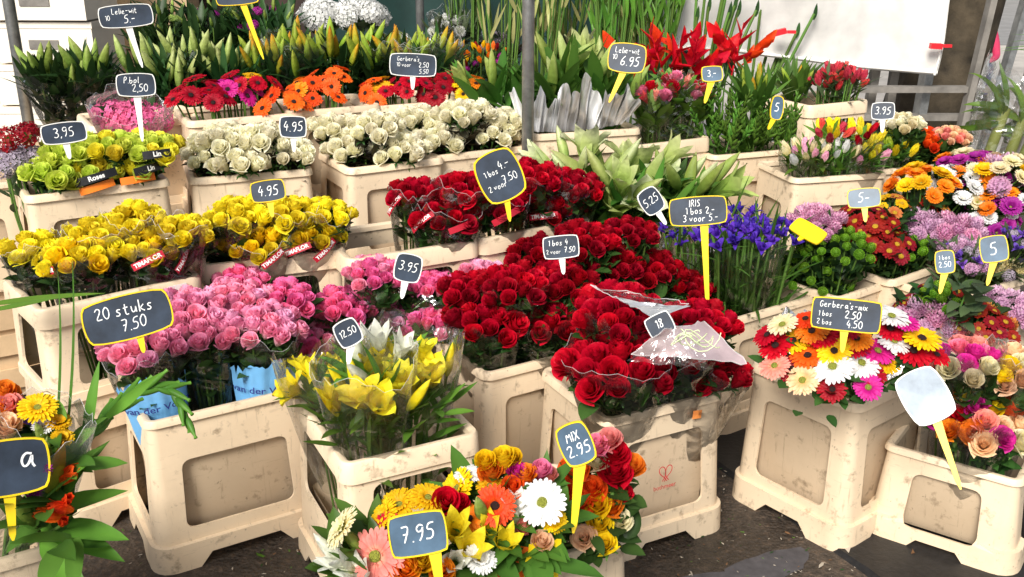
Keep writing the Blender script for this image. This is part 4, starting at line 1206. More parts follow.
# pink roses, front bucket on the left
for i, (u, v, z, n, lab, wrap) in enumerate([
    (143, 346, .545, 13, 'pink rose bunch just below the large 20 stuks sign, in a blue sleeve', ('blue_wrap', .34, .84, (-62, 62), 'van der Voort', 'blue_ink')),
    (205, 333, .545, 10, 'pink rose bunch between the two blue sleeves, wrapped in clear film only', None),
    (264, 326, .555, 12, 'pink rose bunch in a blue sleeve beside the yellow lilies', ('blue_wrap', .34, .82, (-60, 60), 'van der Voort', 'blue_ink')),
    (188, 309, .585, 11, 'pink rose bunch in the second row, behind the uncovered bunch', None),
    (236, 301, .585, 11, 'pink rose bunch at the back of its bucket, beside the hot pink roses', None)]):
    roses('B1', lab, u, v, z, ['pink', 'pink', 'palepink'], n, .056, PK, wrap=wrap, sleeve='cello', ext=-.01, rot=20, fit=.9)
HP = 'hot pink rose bunches'
for (u, v, z, c, n, lab) in [
    (240, 283, .59, ['hotpink', 'pink'], 9, 'hot pink rose bunch below the yellow roses, at the corner of its bucket'),
    (285, 300, .60, ['hotpink'], 10, 'hot pink rose bunch behind the pink roses, under the collared bucket corner'),
    (305, 342, .55, ['hotpink', 'pink'], 9, 'hot pink rose bunch partly covered by the yellow lily film'),
    (345, 305, .60, ['hotpink'], 12, 'hot pink rose bunch above the yellow lilies'),
    (375, 275, .62, ['hotpink', 'pink'], 11, 'hot pink rose bunch just left of the small 3.95 sign'),
    (400, 318, .58, ['hotpink', 'hotpink', 'palepink'], 11, 'hot pink rose bunch right under the small 3.95 sign'),
    (438, 288, .61, ['hotpink'], 12, 'hot pink rose bunch right of the small 3.95 sign'),
    (440, 325, .56, ['hotpink', 'pink'], 8, 'hot pink rose bunch next to the front red roses'),
    (487, 275, .61, ['palepink', 'pink'], 9, 'pale pink rose bunch touching the red roses')]:
    roses('C3', lab, u, v, z, c, n, .052, HP, rot=20, sleeve='cello' if n > 10 else None, ext=-.01)
RD = 'red rose bunches in the front buckets'
for (u, v, z, n, sz, c, lab, sl_, ex) in [
    (487, 318, .57, 11, .068, ['red', 'red', 'darkred'], 'red rose bunch at the left corner, with dark leaves showing below', 'cello', .01),
    (545, 318, .57, 11, .068, ['red', 'darkred'], 'red rose bunch with small heart tags under the white edged sign', 'cello', .02),
    (515, 285, .60, 11, .058, ['darkred', 'red'], 'red rose bunch directly below the white edged 1 bos sign', 'cello', .0),
    (470, 290, .60, 9, .056, ['darkred', 'red'], 'red rose bunch next to the pale pink roses', None, 0),
    (565, 285, .60, 9, .058, ['darkred', 'red'], 'red rose bunch between the two red rose buckets', None, 0)]:
    roses('B5', lab, u, v, z, ['red', 'red', 'darkred'], n, sz, RD, sleeve=sl_, ext=ex, leafy=('rose_leaf', 5, .065, .04), rot=10, fill=36)
for (u, v, z, n, lab) in [(535, 252, .62, 11, 'dark red rose bunch at the far left of the rear red rows'), (585, 240, .64, 12, 'dark red rose bunch below the white lilies'),
                          (612, 262, .62, 12, 'dark red rose bunch in the middle of the rear red rows'), (655, 268, .60, 11, 'dark red rose bunch in front of the irises'),
                          (570, 268, .61, 10, 'dark red rose bunch touching the white edged 1 bos sign'), (690, 288, .57, 8, 'dark red rose bunch beside the yellow stick of the iris sign'),
                          (628, 232, .64, 8, 'dark red rose bunch under the hanging lily bud')]:
    roses('R2', lab, u, v, z, ['red', 'darkred', 'darkred'], n, .056, RD, rot=20)
for (u, v, z, n, sz, lab, sl_, ex, fl) in [
    (618, 362, .565, 12, .080, 'large red rose bunch in a wide clear sleeve, over the heart bucket', 'cello', .03, 60),
    (672, 350, .575, 10, .076, 'red rose bunch under the pearly gift wrap', 'cello', .02, 46),
    (620, 312, .60, 12, .068, 'red rose bunch behind the gift wrap with its roses in a row', 'cello', .01, 30),
    (712, 372, .52, 8, .070, 'red rose bunch hanging over the right edge of the heart bucket', 'cello', .01, 36),
    (700, 322, .58, 12, .056, 'red rose bunch by the iris stems', None, 0, 30)]:
    roses('B4', lab, u, v, z, ['red', 'red', 'darkred'], n, sz, RD, sleeve=sl_, ext=ex, leafy=('rose_leaf', 4, .07, .042), rot=15, fill=fl)
# crumpled gift wrap with ribbon lying on the red roses
gt = thing('gift_wrap', 'crumpled pearly foil gift wrap with ribbon lying on the red roses', 'gift wrap', P(670, 345, .62))
def crumple(corners, nu, nv, amp, seed):
    rs = random.Random(seed); mb = MB(); pts = []
    a, b_, c, d = corners
    for j in range(nv):
        for i in range(nu):
            s, t = i / (nu - 1), j / (nv - 1)
            p = a.lerp(b_, s).lerp(d.lerp(c, s), t)
            pts.append(p + Vector((rs.uniform(-1, 1), rs.uniform(-1, 1), rs.uniform(-1, 1) + .8 * math.sin(9 * s + seed) * math.sin(5 * t))) * amp)
    mb.grid(pts, nu, nv); return mb
o0 = gt.location
def film_sheet(corners, seed, mat, amp=.005, edge=True, nu=18, nv=10):
    m_ = crumple(corners, nu, nv, amp, seed); n0 = nu; pts = list(m_.v)
    if edge:
        m_.tube([pts[i] for i in range(nu)], .0013, 4, 1); m_.tube([pts[(nv - 1) * nu + i] for i in range(nu)], .0013, 4, 1)
        m_.tube([pts[j * nu] for j in range(nv)], .0013, 4, 1); m_.tube([pts[j * nu + nu - 1] for j in range(nv)], .0013, 4, 1)
    return m_.build('foil_sheet', [M[mat], M['edge_glint']], gt, None, True)
film_sheet([P(632, 354, .63) - o0, P(748, 364, .60) - o0, P(704, 322, .665) - o0, P(664, 330, .68) - o0], 3, 'foil_pink', .0035, True, 14, 8)
film_sheet([P(628, 360, .64) - o0, P(712, 370, .63) - o0, P(694, 334, .70) - o0, P(664, 326, .70) - o0], 8, 'cello_haze', .004, False, 14, 8)
film_sheet([P(590, 286, .70) - o0, P(650, 312, .68) - o0, P(690, 304, .67) - o0, P(636, 294, .69) - o0], 5, 'cello_haze', .004, True, 14, 6)
film_sheet([P(612, 296, .70) - o0, P(655, 318, .68) - o0, P(690, 306, .68) - o0, P(650, 304, .69) - o0], 9, 'foil', .003, False, 12, 5)
mb = MB()
for k in range(5):
    c = P(682 + 5 * k, 340 - 3 * (k % 2), .69) - o0; rr = .022 + .004 * k
    mb.tube([c + Vector((rr * math.cos(a), rr * .35 * math.sin(a), rr * .55 * math.sin(a * 1.5 + k))) for a in [i * .45 for i in range(15)]], .0013, 5)
mb.build('ribbon_bow', M['ribbon'], gt)
# yellow roses
YR = 'yellow rose bunches'; BND = lambda az, f, tl, L=.085, W=.019: ('red_band', 'TIMAFLOR', az, f, tl, L, W)
for (u, v, z, n, c, lab, bd) in [
    (78, 258, .71, 8, ['yellow', 'goldrose'], 'yellow rose bunch at the front of its bucket, big blooms over black stems', [BND(-62, .98, 20, .07)]),
    (32, 252, .71, 6, ['yellow'], 'yellow rose bunch at the outer corner, its film pale', [BND(25, .95, 50, .06)]),
    (100, 236, .74, 9, ['yellow'], 'yellow rose bunch in the second row of its bucket', None),
    (152, 246, .73, 10, ['yellow', 'goldrose'], 'yellow rose bunch with a red band tilted across its front', [BND(-8, .98, 28), BND(48, .95, 40, .075)]),
    (180, 232, .74, 7, ['yellow'], 'yellow rose bunch beside the second yellow bucket', None),
    (135, 222, .76, 8, ['yellow'], 'yellow rose bunch right below the lime rose bucket', None)]:
    roses('C1', lab, u, v, z, c, n, .061, YR, sleeve='cello', ext=.02, band=bd, leafy=('dark_leaf', 5, .06, .035), fill=34)
for (u, v, z, n, c, lab, bd) in [
    (212, 238, .73, 8, ['yellow', 'goldrose'], 'yellow rose bunch at the left end of the second yellow bucket', None),
    (258, 242, .73, 10, ['goldrose', 'yellow'], 'golden yellow rose bunch at the front of the second yellow bucket', [BND(22, .95, 25, .075)]),
    (308, 234, .73, 10, ['yellow', 'goldrose'], 'yellow rose bunch with red bands at the right end of its bucket', [BND(-20, .95, 30), BND(30, .95, 36)]),
    (238, 216, .76, 9, ['yellow'], 'yellow rose bunch under the yellow edged 4.95 sign', None),
    (288, 214, .76, 9, ['yellow'], 'yellow rose bunch below the white roses', None),
    (325, 214, .75, 7, ['yellow'], 'yellow rose bunch at the rear right corner below the white roses', None)]:
    roses('C2', lab, u, v, z, c, n, .059, YR, sleeve='cello', ext=.01, band=bd, leafy=('dark_leaf', 5, .06, .038), fill=36)
RR = 'red rose bunches in the collared buckets'
for (bk, u, v, z, n, lab, bd) in [
    ('C4', 447, 211, .73, 14, 'red rose bunch with crossed red bands, at the end of the half empty bucket', [('red_band', 'TIMAFLOR', -40, .96, 50, .09, .018), ('red_band', '', 20, .96, 20, .07, .018)]),
    ('C4', 418, 195, .75, 9, 'red rose bunch leaning out over the empty half of its bucket', [('red_band', 'TIMAFLOR', -50, .96, 60, .08, .018)]),
    ('C4', 462, 190, .76, 10, 'red rose bunch behind the crossed bands', None),
    ('C5', 500, 200, .74, 11, 'red rose bunch below the large yellow edged sign', [('red_band', '', 10, .96, 25, .09, .02)]),
    ('C5', 550, 203, .73, 13, 'red rose bunch at the front of the full red bucket', [('red_band', 'TIMAFLOR', -10, .96, 15, .09, .02)]),
    ('C5', 530, 178, .77, 12, 'red rose bunch behind the large yellow edged sign', None),
    ('C5', 572, 186, .75, 11, 'red rose bunch beside the white lilies', None)]:
    roses(bk, lab, u, v, z, ['red', 'darkred'], n, .060, RR, sleeve='cello', ext=.02, band=bd, leafy=('rose_leaf', 4, .06, .038), fill=30)
# lime and white roses
LR = 'lime rose bunches'
for (u, v, z, n, c, lab, bd) in [
    (52, 168, .88, 9, ['lime'], 'lime green rose bunch nearest the pale lilac stocks', None),
    (92, 170, .87, 9, ['lime', 'limeyel'], 'lime rose bunch at the front with a black printed band', [('black_band', 'Roses', 5, 1.02, 12, .12, .024), ('orange_print', '', 5, .92, 12, .10, .022)]),
    (131, 162, .87, 10, ['lime', 'limeyel'], 'lime and yellow rose bunch above the Lin print', [('black_band', 'Lin', 30, 1.02, 8, .10, .024), ('orange_print', '', 10, .92, 8, .10, .022)]),
    (72, 150, .91, 8, ['lime'], 'lime rose bunch under the white 3,95 sign', None),
    (110, 148, .91, 9, ['lime', 'lime', 'limeyel'], 'lime rose bunch in the back row of its bucket', None),
    (150, 148, .90, 9, ['limeyel', 'lime'], 'yellow lime rose bunch at the right end of its bucket', [('black_band', 'Lin', 10, 1.02, 8, .08, .024)])]:
    roses('D1', lab, u, v, z, c, n, .062, LR, band=bd, rot=10, leafy=('dark_leaf', 3, .05, .03), fill=18, spread=.45)
WR = 'white rose bunches'
for (bk, u, v, z, n, lab) in [
    ('D2', 207, 156, .86, 8, 'white rose bunch beside the lime roses'), ('D2', 240, 163, .85, 5, 'small white rose bunch at the front middle, over dark leaves'), ('D2', 286, 152, .86, 10, 'white rose bunch right below the small dark 4.95 sign'), ('D2', 225, 140, .89, 8, 'white rose bunch behind the first white one, below the gerberas'),
    ('D2', 265, 138, .89, 8, 'white rose bunch left of the small dark 4.95 sign'),
    ('D3', 350, 146, .85, 10, 'white rose bunch at the front of the middle white bucket'), ('D3', 397, 148, .85, 10, 'white rose bunch in the middle of the white row'), ('D3', 335, 128, .88, 8, 'white rose bunch below the orange gerberas'),
    ('D3', 375, 127, .88, 9, 'white rose bunch below the red and yellow gerberas'),
    ('D4', 440, 138, .85, 10, 'white rose bunch at the front of the last white bucket'), ('D4', 488, 132, .85, 11, 'white rose bunch close to the steel pole'), ('D4', 418, 120, .88, 9, 'white rose bunch at the back, under the gerbera bucket rim'),
    ('D4', 465, 114, .88, 10, 'white rose bunch at the back near the steel pole'), ('D4', 505, 122, .87, 7, 'white rose bunch touching the steel pole')]:
    roses(bk, lab, u, v, z, ['white'], n, .064, WR, rot=10, leafy=('dark_ctn', 7, .05, .028), spread=.5, fill=34)
# gerberas at the back
GE = 'gerbera bunches in the back row'
GL = ('fresh_leaf', 0, .05, .02)
for (bk, u, v, z, c, n, sz, lab) in [
    ('E2', 200, 92, .99, ['red'], 9, .075, 'bright red gerbera bunch at the left end of the gerbera row'),
    ('E2', 232, 86, 1.0, ['magenta'], 8, .075, 'magenta gerbera bunch between red and orange gerberas'),
    ('E2', 252, 82, 1.0, ['red', 'gerbyel'], 6, .07, 'red gerbera bunch with a touch of yellow, behind the magenta one'),
    ('E3', 283, 100, .96, ['orangered'], 6, .078, 'orange gerbera bunch drooping over the bucket edge'),
    ('E3', 312, 88, .99, ['orangered', 'orange'], 10, .075, 'orange gerbera bunch in the middle of the gerbera row'),
    ('E3', 330, 78, 1.0, ['orangered'], 7, .07, 'small orange gerbera bunch just left of the gerbera sign'),
    ('E4', 378, 88, .98, ['orangered', 'red'], 8, .075, 'orange red gerbera bunch below the gerbera sign'),
    ('E4', 386, 90, .98, ['gerbyel'], 5, .075, 'golden yellow gerbera bunch in front of the red ones'),
    ('E4', 412, 82, .99, ['red'], 8, .075, 'scarlet gerbera bunch behind the stick of the gerbera sign'),
    ('E4', 436, 86, .98, ['darkred', 'red'], 8, .075, 'deep red gerbera bunch right of the gerbera sign'),
    ('E4', 462, 84, .98, ['gerbyel', 'orange', 'red'], 6, .075, 'yellow and orange gerbera bunch at the right end of the row')]:
    bunch(bk, lab, 'gerbera bunch', 'gerbera_bunch', u, v, z, mixed([('gerbera', k) for k in c], n), sz, GE, dome=.3, tilt=.8, leafy=GL, stems='separate', stem_r=.0035, lean=.45, jitter=.18, stem_mat='stem', pack=.85)
# pink hydrangea in film
bunch('E1', 'bright pink hydrangea bunch in crackling film', 'hydrangea bunch', 'hydrangea_bunch', 130, 112, .95, [('cluster', 'hydpink')] * 7, .125, None, leafy=('dark_leaf', 3, .09, .06), sleeve='cello', ext=.03, lean=.35, pack=.72)
mb = MB(); o0 = P(115, 95, 1.03)
crumple([P(86, 106, 1.0) - o0, P(118, 92, 1.02) - o0, P(120, 88, 1.04) - o0, P(86, 98, 1.03) - o0], 6, 3, .004, 9).build('paper_card', M['cello_pink'], None)
pc = bpy.data.objects['paper_card']; pc.location = o0; tag(pc, 'pink paper card tucked into the hydrangea film', 'card')
# lilac stocks and a dark red bloom at the left edge
bunch(None, 'pale lilac stock bunch at the left edge beside the lime roses', 'flower bunch', 'stock_bunch', 20, 152, .88, [('cluster', 'lilac')] * 9, .075, None, leafy=('grey_leaf', 2, .06, .02), base_z=.5, pack=.8)
bunch(None, 'dark red celosia bunch above the lilac stocks', 'flower bunch', 'celosia_bunch', 22, 128, .95, [('cluster', 'darkred')] * 3, .085, None, leafy=('grey_leaf', 2, .06, .02), base_z=.5, pack=.8)
# lilies in bud at the back left
LB = 'bunches of budding lilies'
def lilies(bk, label, u, v, z, col, n, size, leafm='dark_leaf', group=LB, kinds=('lily_bud',), **kw):
    kw.setdefault('leafy', (leafm, 8, .15, .030)); kw.setdefault('sleeve', None); kw.setdefault('base_z', z - .42); kw.setdefault('pack', .62); kw.setdefault('tilt', .5)
    kw.setdefault('y', None)
    return bunch(bk, label, 'lily bunch', 'lily_bunch', u, v, z, [(rnd.choice(kinds), col if col != 'budorange' or rnd.random() < .42 else 'budgreen') for _ in range(n)], size, group, dome=.3, lean=.1, spread=.25, fill=kw.pop('fill', 24), jitter=.22, **kw)
for (u, v, z, n, lab) in [(48, 62, 1.06, 6, 'dark leaved lily bunch with a few pale buds, nearest the stacked boxes'), (88, 58, 1.08, 6, 'dark leaved lily bunch in clear film under the lelie sign'), (70, 72, 1.03, 4, 'dark leaved lily bunch with a red tag')]:
    lilies(None, lab, u, v, z, 'lilydark', n, .125, sleeve='cello', ext=-.05, y=4.0, base_z=.62, fill=40)
for (u, v, z, n, lab) in [(150, 52, 1.10, 7, 'pale lily bud bunch right of the lelie sign'), (188, 50, 1.10, 8, 'pale lily bud bunch in the middle of the lily row'), (225, 56, 1.08, 7, 'pale lily bud bunch behind the red gerberas'), (170, 66, 1.06, 6, 'pale lily bud bunch low in front of the row')]:
    lilies(None, lab, u, v, z, 'lilybud', n, .125, y=4.05 - .1 * (v > 60), base_z=.62, fill=40)
for (u, v, z, n, lab) in [(262, 52, 1.10, 9, 'orange tipped lily bud bunch at the left of the orange row'), (295, 46, 1.11, 10, 'orange tipped lily bud bunch above the orange gerberas'), (332, 44, 1.11, 10, 'orange tipped lily bud bunch below the white hydrangeas'),
                          (370, 46, 1.11, 10, 'greenish lily bud bunch left of the gerbera sign top'), (405, 48, 1.10, 9, 'orange tipped lily bud bunch above the gerbera sign'), (430, 46, 1.10, 8, 'orange tipped lily bud bunch in clear film at the right of the row')]:
    lilies(None, lab, u, v, z, 'budorange', n + 4, .125, 'dark_leaf', sleeve='cello' if u > 400 or u == 295 else None, ext=.03, pack=.55, y=4.2, base_z=.62, fill=34)
bench('tall wooden bench under the budding lilies', (-.85, 4.45), 20, 2.6, .5, .62)
# white hydrangea heads high at the back
for (u, v, z, lab) in [(322, 6, 1.25, 'white hydrangea bunch at the back, over the lily buds'), (360, 3, 1.25, 'white hydrangea bunch at the back, right of the other white one')]:
    bunch(None, lab, 'hydrangea bunch', 'hydrangea_bunch', u, v, z, [('cluster', 'purewhite')] * 7, .14, 'white hydrangea bunches', y=5.0, leafy=('grey_leaf', 2, .1, .06), base_z=.85, pack=.62)
# yellow lilies in the open front bucket
LY = 'yellow lily bunches in the open bucket'
for (u, v, z, n, kinds, col, lab, sl_) in [
    (322, 380, .57, 6, ('trumpet', 'lily_bud', 'trumpet'), 'lilyyel', 'yellow lily bunch hanging over the left rim', 'cello'),
    (366, 384, .57, 7, ('trumpet', 'lily_bud', 'trumpet', 'lily_half'), 'lilyyel', 'yellow lily bunch at the front of the open bucket', 'cello'),
    (412, 362, .58, 7, ('trumpet', 'lily_bud', 'trumpet', 'lily_half'), 'lilyyel', 'yellow lily bunch beside the front red roses', 'cello'),
    (378, 348, .62, 4, ('lily_bud', 'lily_half'), 'lilywhite', 'small white lily bunch among the yellow lilies', None)]:
    lilies('B2', lab, u, v, z, col, n + 1, .092, 'lily_leaf', LY, kinds, sleeve=sl_ and 'cello_haze', ext=.06, base_z=.10, leafy=('fresh_leaf', 5, .10, .024), pack=.78, fill=44)
# lilies behind the silver paper
LS = 'lily bunches in silver paper'
for (u, v, z, n, lab) in [(490, 78, 1.02, 4, 'lily bunch with thick green buds left of the steel pole'), (550, 62, 1.05, 5, 'lily bunch with tall leaves right of the steel pole'), (584, 60, 1.05, 5, 'lily bunch with an opening pale bud, behind the silver paper'),
                          (622, 78, 1.02, 4, 'lily bunch with buds reaching right below the lelie-wit sign')]:
    lilies('G1', lab, u, v, z, 'lilybud' if u == 584 else 'lilydark', n, .165, 'lily_leaf', LS, ('lily_bud', 'lily_bud', 'lily_half'), leafy=('lily_leaf', 7, .22, .052), base_z=.62, pack=.78, y=3.86, fill=12)
def pleat(corners, seed):
    rs = random.Random(seed); mb = MB(); pts = []; a, b_, c, d = corners; nu, nv = 34, 12
    ph = [rs.uniform(0, 6) for _ in range(6)]
    for j in range(nv):
        for i in range(nu):
            s, t = i / (nu - 1), j / (nv - 1); p = a.lerp(b_, s).lerp(d.lerp(c, s), t)
            w = math.sin(13 * s + ph[0] + t) + .6 * math.sin(29 * s + ph[1] - 2 * t)
            pts.append(p + Vector((.004 * math.sin(17 * s + ph[2]), (.016 * abs(w) - .012) * (.35 + t) + .004 * math.sin(9 * t + 6 * s + ph[3]), t * (.026 * math.sin(7 * s + ph[4]) + .014 * math.sin(19 * s + ph[5])))))
    mb.grid(pts, nu, nv); return mb
sp = thing('silver_wrap', 'crumpled silver grey paper standing in the lily bucket', 'wrapping paper', P(580, 125, .78)); o0 = sp.location
for k, (ua, va, ub, vb, uc, vc, ud, vd) in enumerate([(536, 132, 560, 132, 566, 94, 538, 100), (556, 132, 584, 130, 590, 80, 562, 94), (580, 131, 604, 128, 618, 100, 586, 86), (600, 128, 622, 124, 642, 100, 606, 88), (520, 130, 540, 132, 545, 96, 508, 96)]):
    y = 3.66 - .03 * (k % 2)
    pleat([PY(ua, va, y) - o0, PY(ub, vb, y - .02) - o0, PY(uc, vc, y - .10) - o0, PY(ud, vd, y - .08) - o0], 20 + k).build('paper_sheet', M['foil' if k in (1, 3) else 'silver_paper'], sp, None, True)
# opening white lilies
LW_ = 'opening white lily bunches'
for (u, v, z, n, lab) in [(585, 162, .82, 8, 'white lily bunch with trumpets opening, beside the red roses'), (622, 166, .82, 8, 'white lily bunch in the middle of the open lilies'), (658, 180, .79, 8, 'white lily bunch with pink wrap next to the iris sign'),
                          (600, 198, .74, 5, 'white lily bunch hanging low over the red roses'), (692, 184, .77, 7, 'white lily bunch behind the iris sign')]:
    lilies('H1', lab, u, v, z, rnd.choice(['lilybud', 'lilypale', 'lilydark']), n, .150, 'lily_leaf', LW_, ('trumpet', 'lily_bud', 'lily_bud', 'lily_half', 'lily_bud'), leafy=('lily_leaf', 9, .15, .034), base_z=.38, pack=.82, fill=40, tilt=1.0, up=.4, fit=.8)
# red bunches in cellophane
for (u, v, z, n, lab) in [(655, 95, .98, 9, 'red alstroemeria bunch in clear film with green leaves'), (690, 92, .98, 9, 'red and pink bunch in clear film under the small yellow sign'), (675, 82, 1.02, 7, 'red bunch with white wrap behind the other film bunches')]:
    bunch('I1', lab, 'flower bunch', 'wrapped_bunch', u, v, z, mixed([('rose', 'red'), ('rose', 'hydpink'), ('lily_half', 'tulipred'), ('lily_half', 'coral')], n), .055, 'red bunches in cellophane', sleeve='cello_haze', ext=.03, leafy=('fresh_leaf', 5, .09, .05), fill=26, spread=.3)
# heliconias
for (u, v, z, n, lab) in [(632, 66, 1.12, 4, 'heliconia bunch with red bracts left in the red fan'), (664, 58, 1.14, 5, 'heliconia bunch with red bracts standing tallest'), (700, 60, 1.12, 5, 'heliconia bunch with red bracts above the small yellow sign'), (734, 52, 1.14, 4, 'heliconia bunch with red bracts against the white tarpaulin')]:
    bunch(None, lab, 'heliconia bunch', 'heliconia_bunch', u, v, z, [('heliconia', 'helired')] * n, .19, 'heliconia bunches', leafy=('dark_leaf', 1, .2, .03), base_z=.6, pack=.50, tilt=1.1, dome=.2, lean=0, y=4.5)
# tall stems behind
for (u, v, n, lab) in [(560, 30, 14, 'tall bundle of yellow green twigs just right of the pole'), (610, 20, 16, 'tall bundle of bright green blades behind the lilies'), (655, 14, 14, 'tall bundle of green blades left of the tarpaulin'), (705, 30, 12, 'bundle of dark green rods in front of the tarpaulin'),
                       (752, 40, 10, 'bundle of dark green rods further right before the tarpaulin'), (540, 24, 12, 'tall bundle of pale twigs between the pole and the lilies'), (632, 22, 12, 'tall bundle of yellowish twigs above the lelie-wit sign'), (470, 30, 12, 'tall bundle of thin grassy stems left of the pole'), (505, 20, 12, 'tall bundle of pale twigs touching the pole')]:
    base = PY(u, v + 70, 4.8 + .1 * (u % 3)); t = thing('stem_bundle', lab, 'stem bundle', base, 'tall stem bundles at the back')
    tall = MB(); mm = 'pale_twig' if u in (560, 505, 540, 632) else 'fresh_leaf' if u in (610, 655) else ('dark_leaf' if u in (705, 752) else 'grey_leaf')
    for k in range(n if u in (705, 752) else n * 2):
        a = Vector((U(-.06, .06), U(-.05, .05), 0)); tp = a + Vector((a.x * 1.6 + U(-.03, .03) + (.10 if u in (705, 752) else 0), U(-.05, .05), U(.38, .56) + (.2 if u < 660 else 0)))
        if u in (705, 752): stem_between(t, a, tp, .008)
        else: stem_between(t, a, tp, .004)
        if u not in (705, 752):
            for q in range(2 if u < 600 else 4): leaf(tall, a.lerp(tp, U(.3, 1)), Vector((U(-.5, .5), U(-.5, .5), 1)), Vector((0, -1, .2)), U(.10, .24), U(.008, .02), U(-.4, .7), 0)
        else: leaf(tall, tp - Vector((0, 0, .03)), Vector((.1, 0, 1)), Vector((0, -1, 0)), .08, .02, 0, 0)
    tall.build('greenery', [M[mm]], t)
# small dark orange flowers behind, left of the pole
for (u, v, lab) in [(455, 62, 'dark bunch with small orange flowers at the back near the grassy stems'), (485, 52, 'dark bunch with purple and orange flowers left of the pole')]:
    bunch(None, lab, 'flower bunch', 'mixed_bunch', u, v, 1.08, mixed([('tulip', 'orange'), ('tulip', 'maroon'), ('tulip', 'gerbyel'), ('button', 'purple')], 16), .045, 'dark mixed bunches at the back', leafy=('dark_leaf', 4, .08, .02), base_z=.7, pack=1.3, y=4.7)
# upright green bud spikes
for (u, v, lab) in [(722, 132, 'green bud spike bunch at the left of its bucket'), (750, 128, 'green bud spike bunch in the middle, below the slate back'), (775, 134, 'green bud spike bunch at the right of its bucket')]:
    bunch('J1', lab, 'bud spike bunch', 'bud_spike_bunch', u, v, .80, [('spike', 'lilydark')] * 11, .17, 'green bud spike bunches', leafy=('fresh_leaf', 2, .09, .02), pack=.30, tilt=.35, base_z=.5, dome=.1)
lilies('J1', 'leafy green bunch with orange tips behind the bud spikes', 755, 82, .98, 'budorange', 6, .09, 'lily_leaf', None, fill=40)
lilies('K1', 'broad leaved green bunch with an orange flower, left of the red tulips', 795, 78, .95, 'budorange', 4, .09, 'lily_leaf', None, fill=36)
# tulips
for (u, v, z, n, lab) in [(828, 80, .95, 12, 'red tulip bunch at the left of its bucket'), (852, 76, .95, 11, 'red tulip bunch at the right end by the tarpaulin'), (838, 70, .97, 8, 'red tulip bunch behind the other two')]:
    bunch('K1', lab, 'tulip bunch', 'tulip_bunch', u, v, z, [('tulip', 'tulipred')] * n, .052, 'red tulip bunches', leafy=('grey_leaf', 2, .11, .022), stems='separate', pack=.8)
TM = 'spring bunches in the pale buckets'
for (bk, u, v, z, c, n, lab) in [('L1', 808, 150, .78, ['cream', 'purewhite', 'palepink', 'cream'], 12, 'white and cream tulip bunch nearest the bud spikes'), ('L1', 836, 146, .79, ['purewhite', 'cream', 'palepink', 'purewhite'], 12, 'white tulip bunch with pink tips in the middle'), ('L1', 862, 148, .78, ['cream', 'palepink', 'limeyel'], 11, 'cream and pale pink tulip bunch in clear film'),
                             ('L1', 832, 130, .83, ['yellow', 'tulipred', 'yellow'], 4, 'yellow tulip bunch in the back row'), ('L1', 862, 132, .83, ['yellow', 'red', 'limeyel'], 4, 'yellow and red tulip bunch under the white 3.95 sign'),
                             ('L2', 892, 142, .79, ['yellow', 'lime', 'coral'], 12, 'yellow and green tulip bunch beside the orange roses')]:
    bunch(bk, lab, 'tulip bunch', 'tulip_bunch', u, v, z, mixed([('tulip', k) for k in c], n + 6), .054, TM, leafy=('fresh_leaf', 3, .09, .02), sleeve='cello_haze' if u in (808, 862, 892) else None, ext=-.02, pack=.78)
roses('L2', 'vivid orange red rose bunch in the tulip row', 926, 140, .79, ['orangered'], 13, .050, TM)
roses('L2', 'cream white rose bunch behind the tulip row', 905, 124, .83, ['cream', 'white'], 9, .05, TM)
roses('L2', 'pale peach spray rose bunch at the end of the tulip row', 950, 136, .79, ['peach', 'coral'], 13, .040, TM)
# irises
IR = 'blue iris bunches'
for (u, v, z, n, lab) in [(690, 228, .66, 9, 'blue iris bunch behind the yellow stick of the iris sign'), (722, 226, .66, 8, 'blue iris bunch below the iris sign'), (752, 230, .65, 10, 'blue iris bunch at the front right'), (778, 226, .65, 9, 'blue iris bunch nearest the green buttons'), (740, 214, .69, 8, 'blue iris bunch in the back row')]:
    bunch('B8', lab, 'iris bunch', 'iris_bunch', u, v, z, [('iris', 'iris')] * (n + 4), .064, IR, leafy=('lily_leaf', 6, .17, .010), stems='separate', stem_r=.004, pack=.8, tilt=.4, sleeve='cello' if u in (690, 752) else None, ext=-.03, spread=.2, base_z=.16, dome=.2)
# chrysanthemums
CM = 'chrysanthemum bunches'
def mums(bk, label, u, v, z, heads, size, n, **kw):
    kw.setdefault('leafy', ('dark_leaf', 4, .06, .034)); kw.setdefault('fill', 24); kw.setdefault('fit', 1.2); kw.setdefault('pack', .80)
    return bunch(bk, label, 'chrysanthemum bunch', 'chrysanthemum_bunch', u, v, z, mixed(heads, int(n * 1.5)), size, CM, **kw)
mums('B10', 'green button chrysanthemum bunch at the front, over dark leaves', 812, 262, .58, [('button', 'santini')], .042, 20, pack=1.15, fill=34, dome=.9)
mums('B10', 'green button chrysanthemum bunch behind, near the yellow slate back', 842, 240, .62, [('button', 'santini')], .042, 15, pack=1.1, fill=20)
mums('B11', 'green button chrysanthemum bunch right of the dark red daisies', 912, 240, .62, [('button', 'santini')], .040, 10, pack=1.1, fill=16)
mums('B11', 'dark red daisy bunch with yellow eyes, in front', 870, 236, .62, [('daisy', 'maroon')], .058, 20, pack=.85, fill=16)
mums('B11', 'dark red daisy bunch in the row behind', 866, 216, .64, [('daisy', 'maroon')], .056, 14, pack=.85)
mums('B11', 'golden daisy bunch between pink and red flowers', 892, 203, .63, [('daisy', 'bronze'), ('daisy', 'gerbyel')], .050, 6, pack=.85)
mums('B10', 'pale pink pompon bunch below the yellow slate 5 sign', 815, 216, .66, [('mum', 'mauve')], .05, 13, pack=.85)
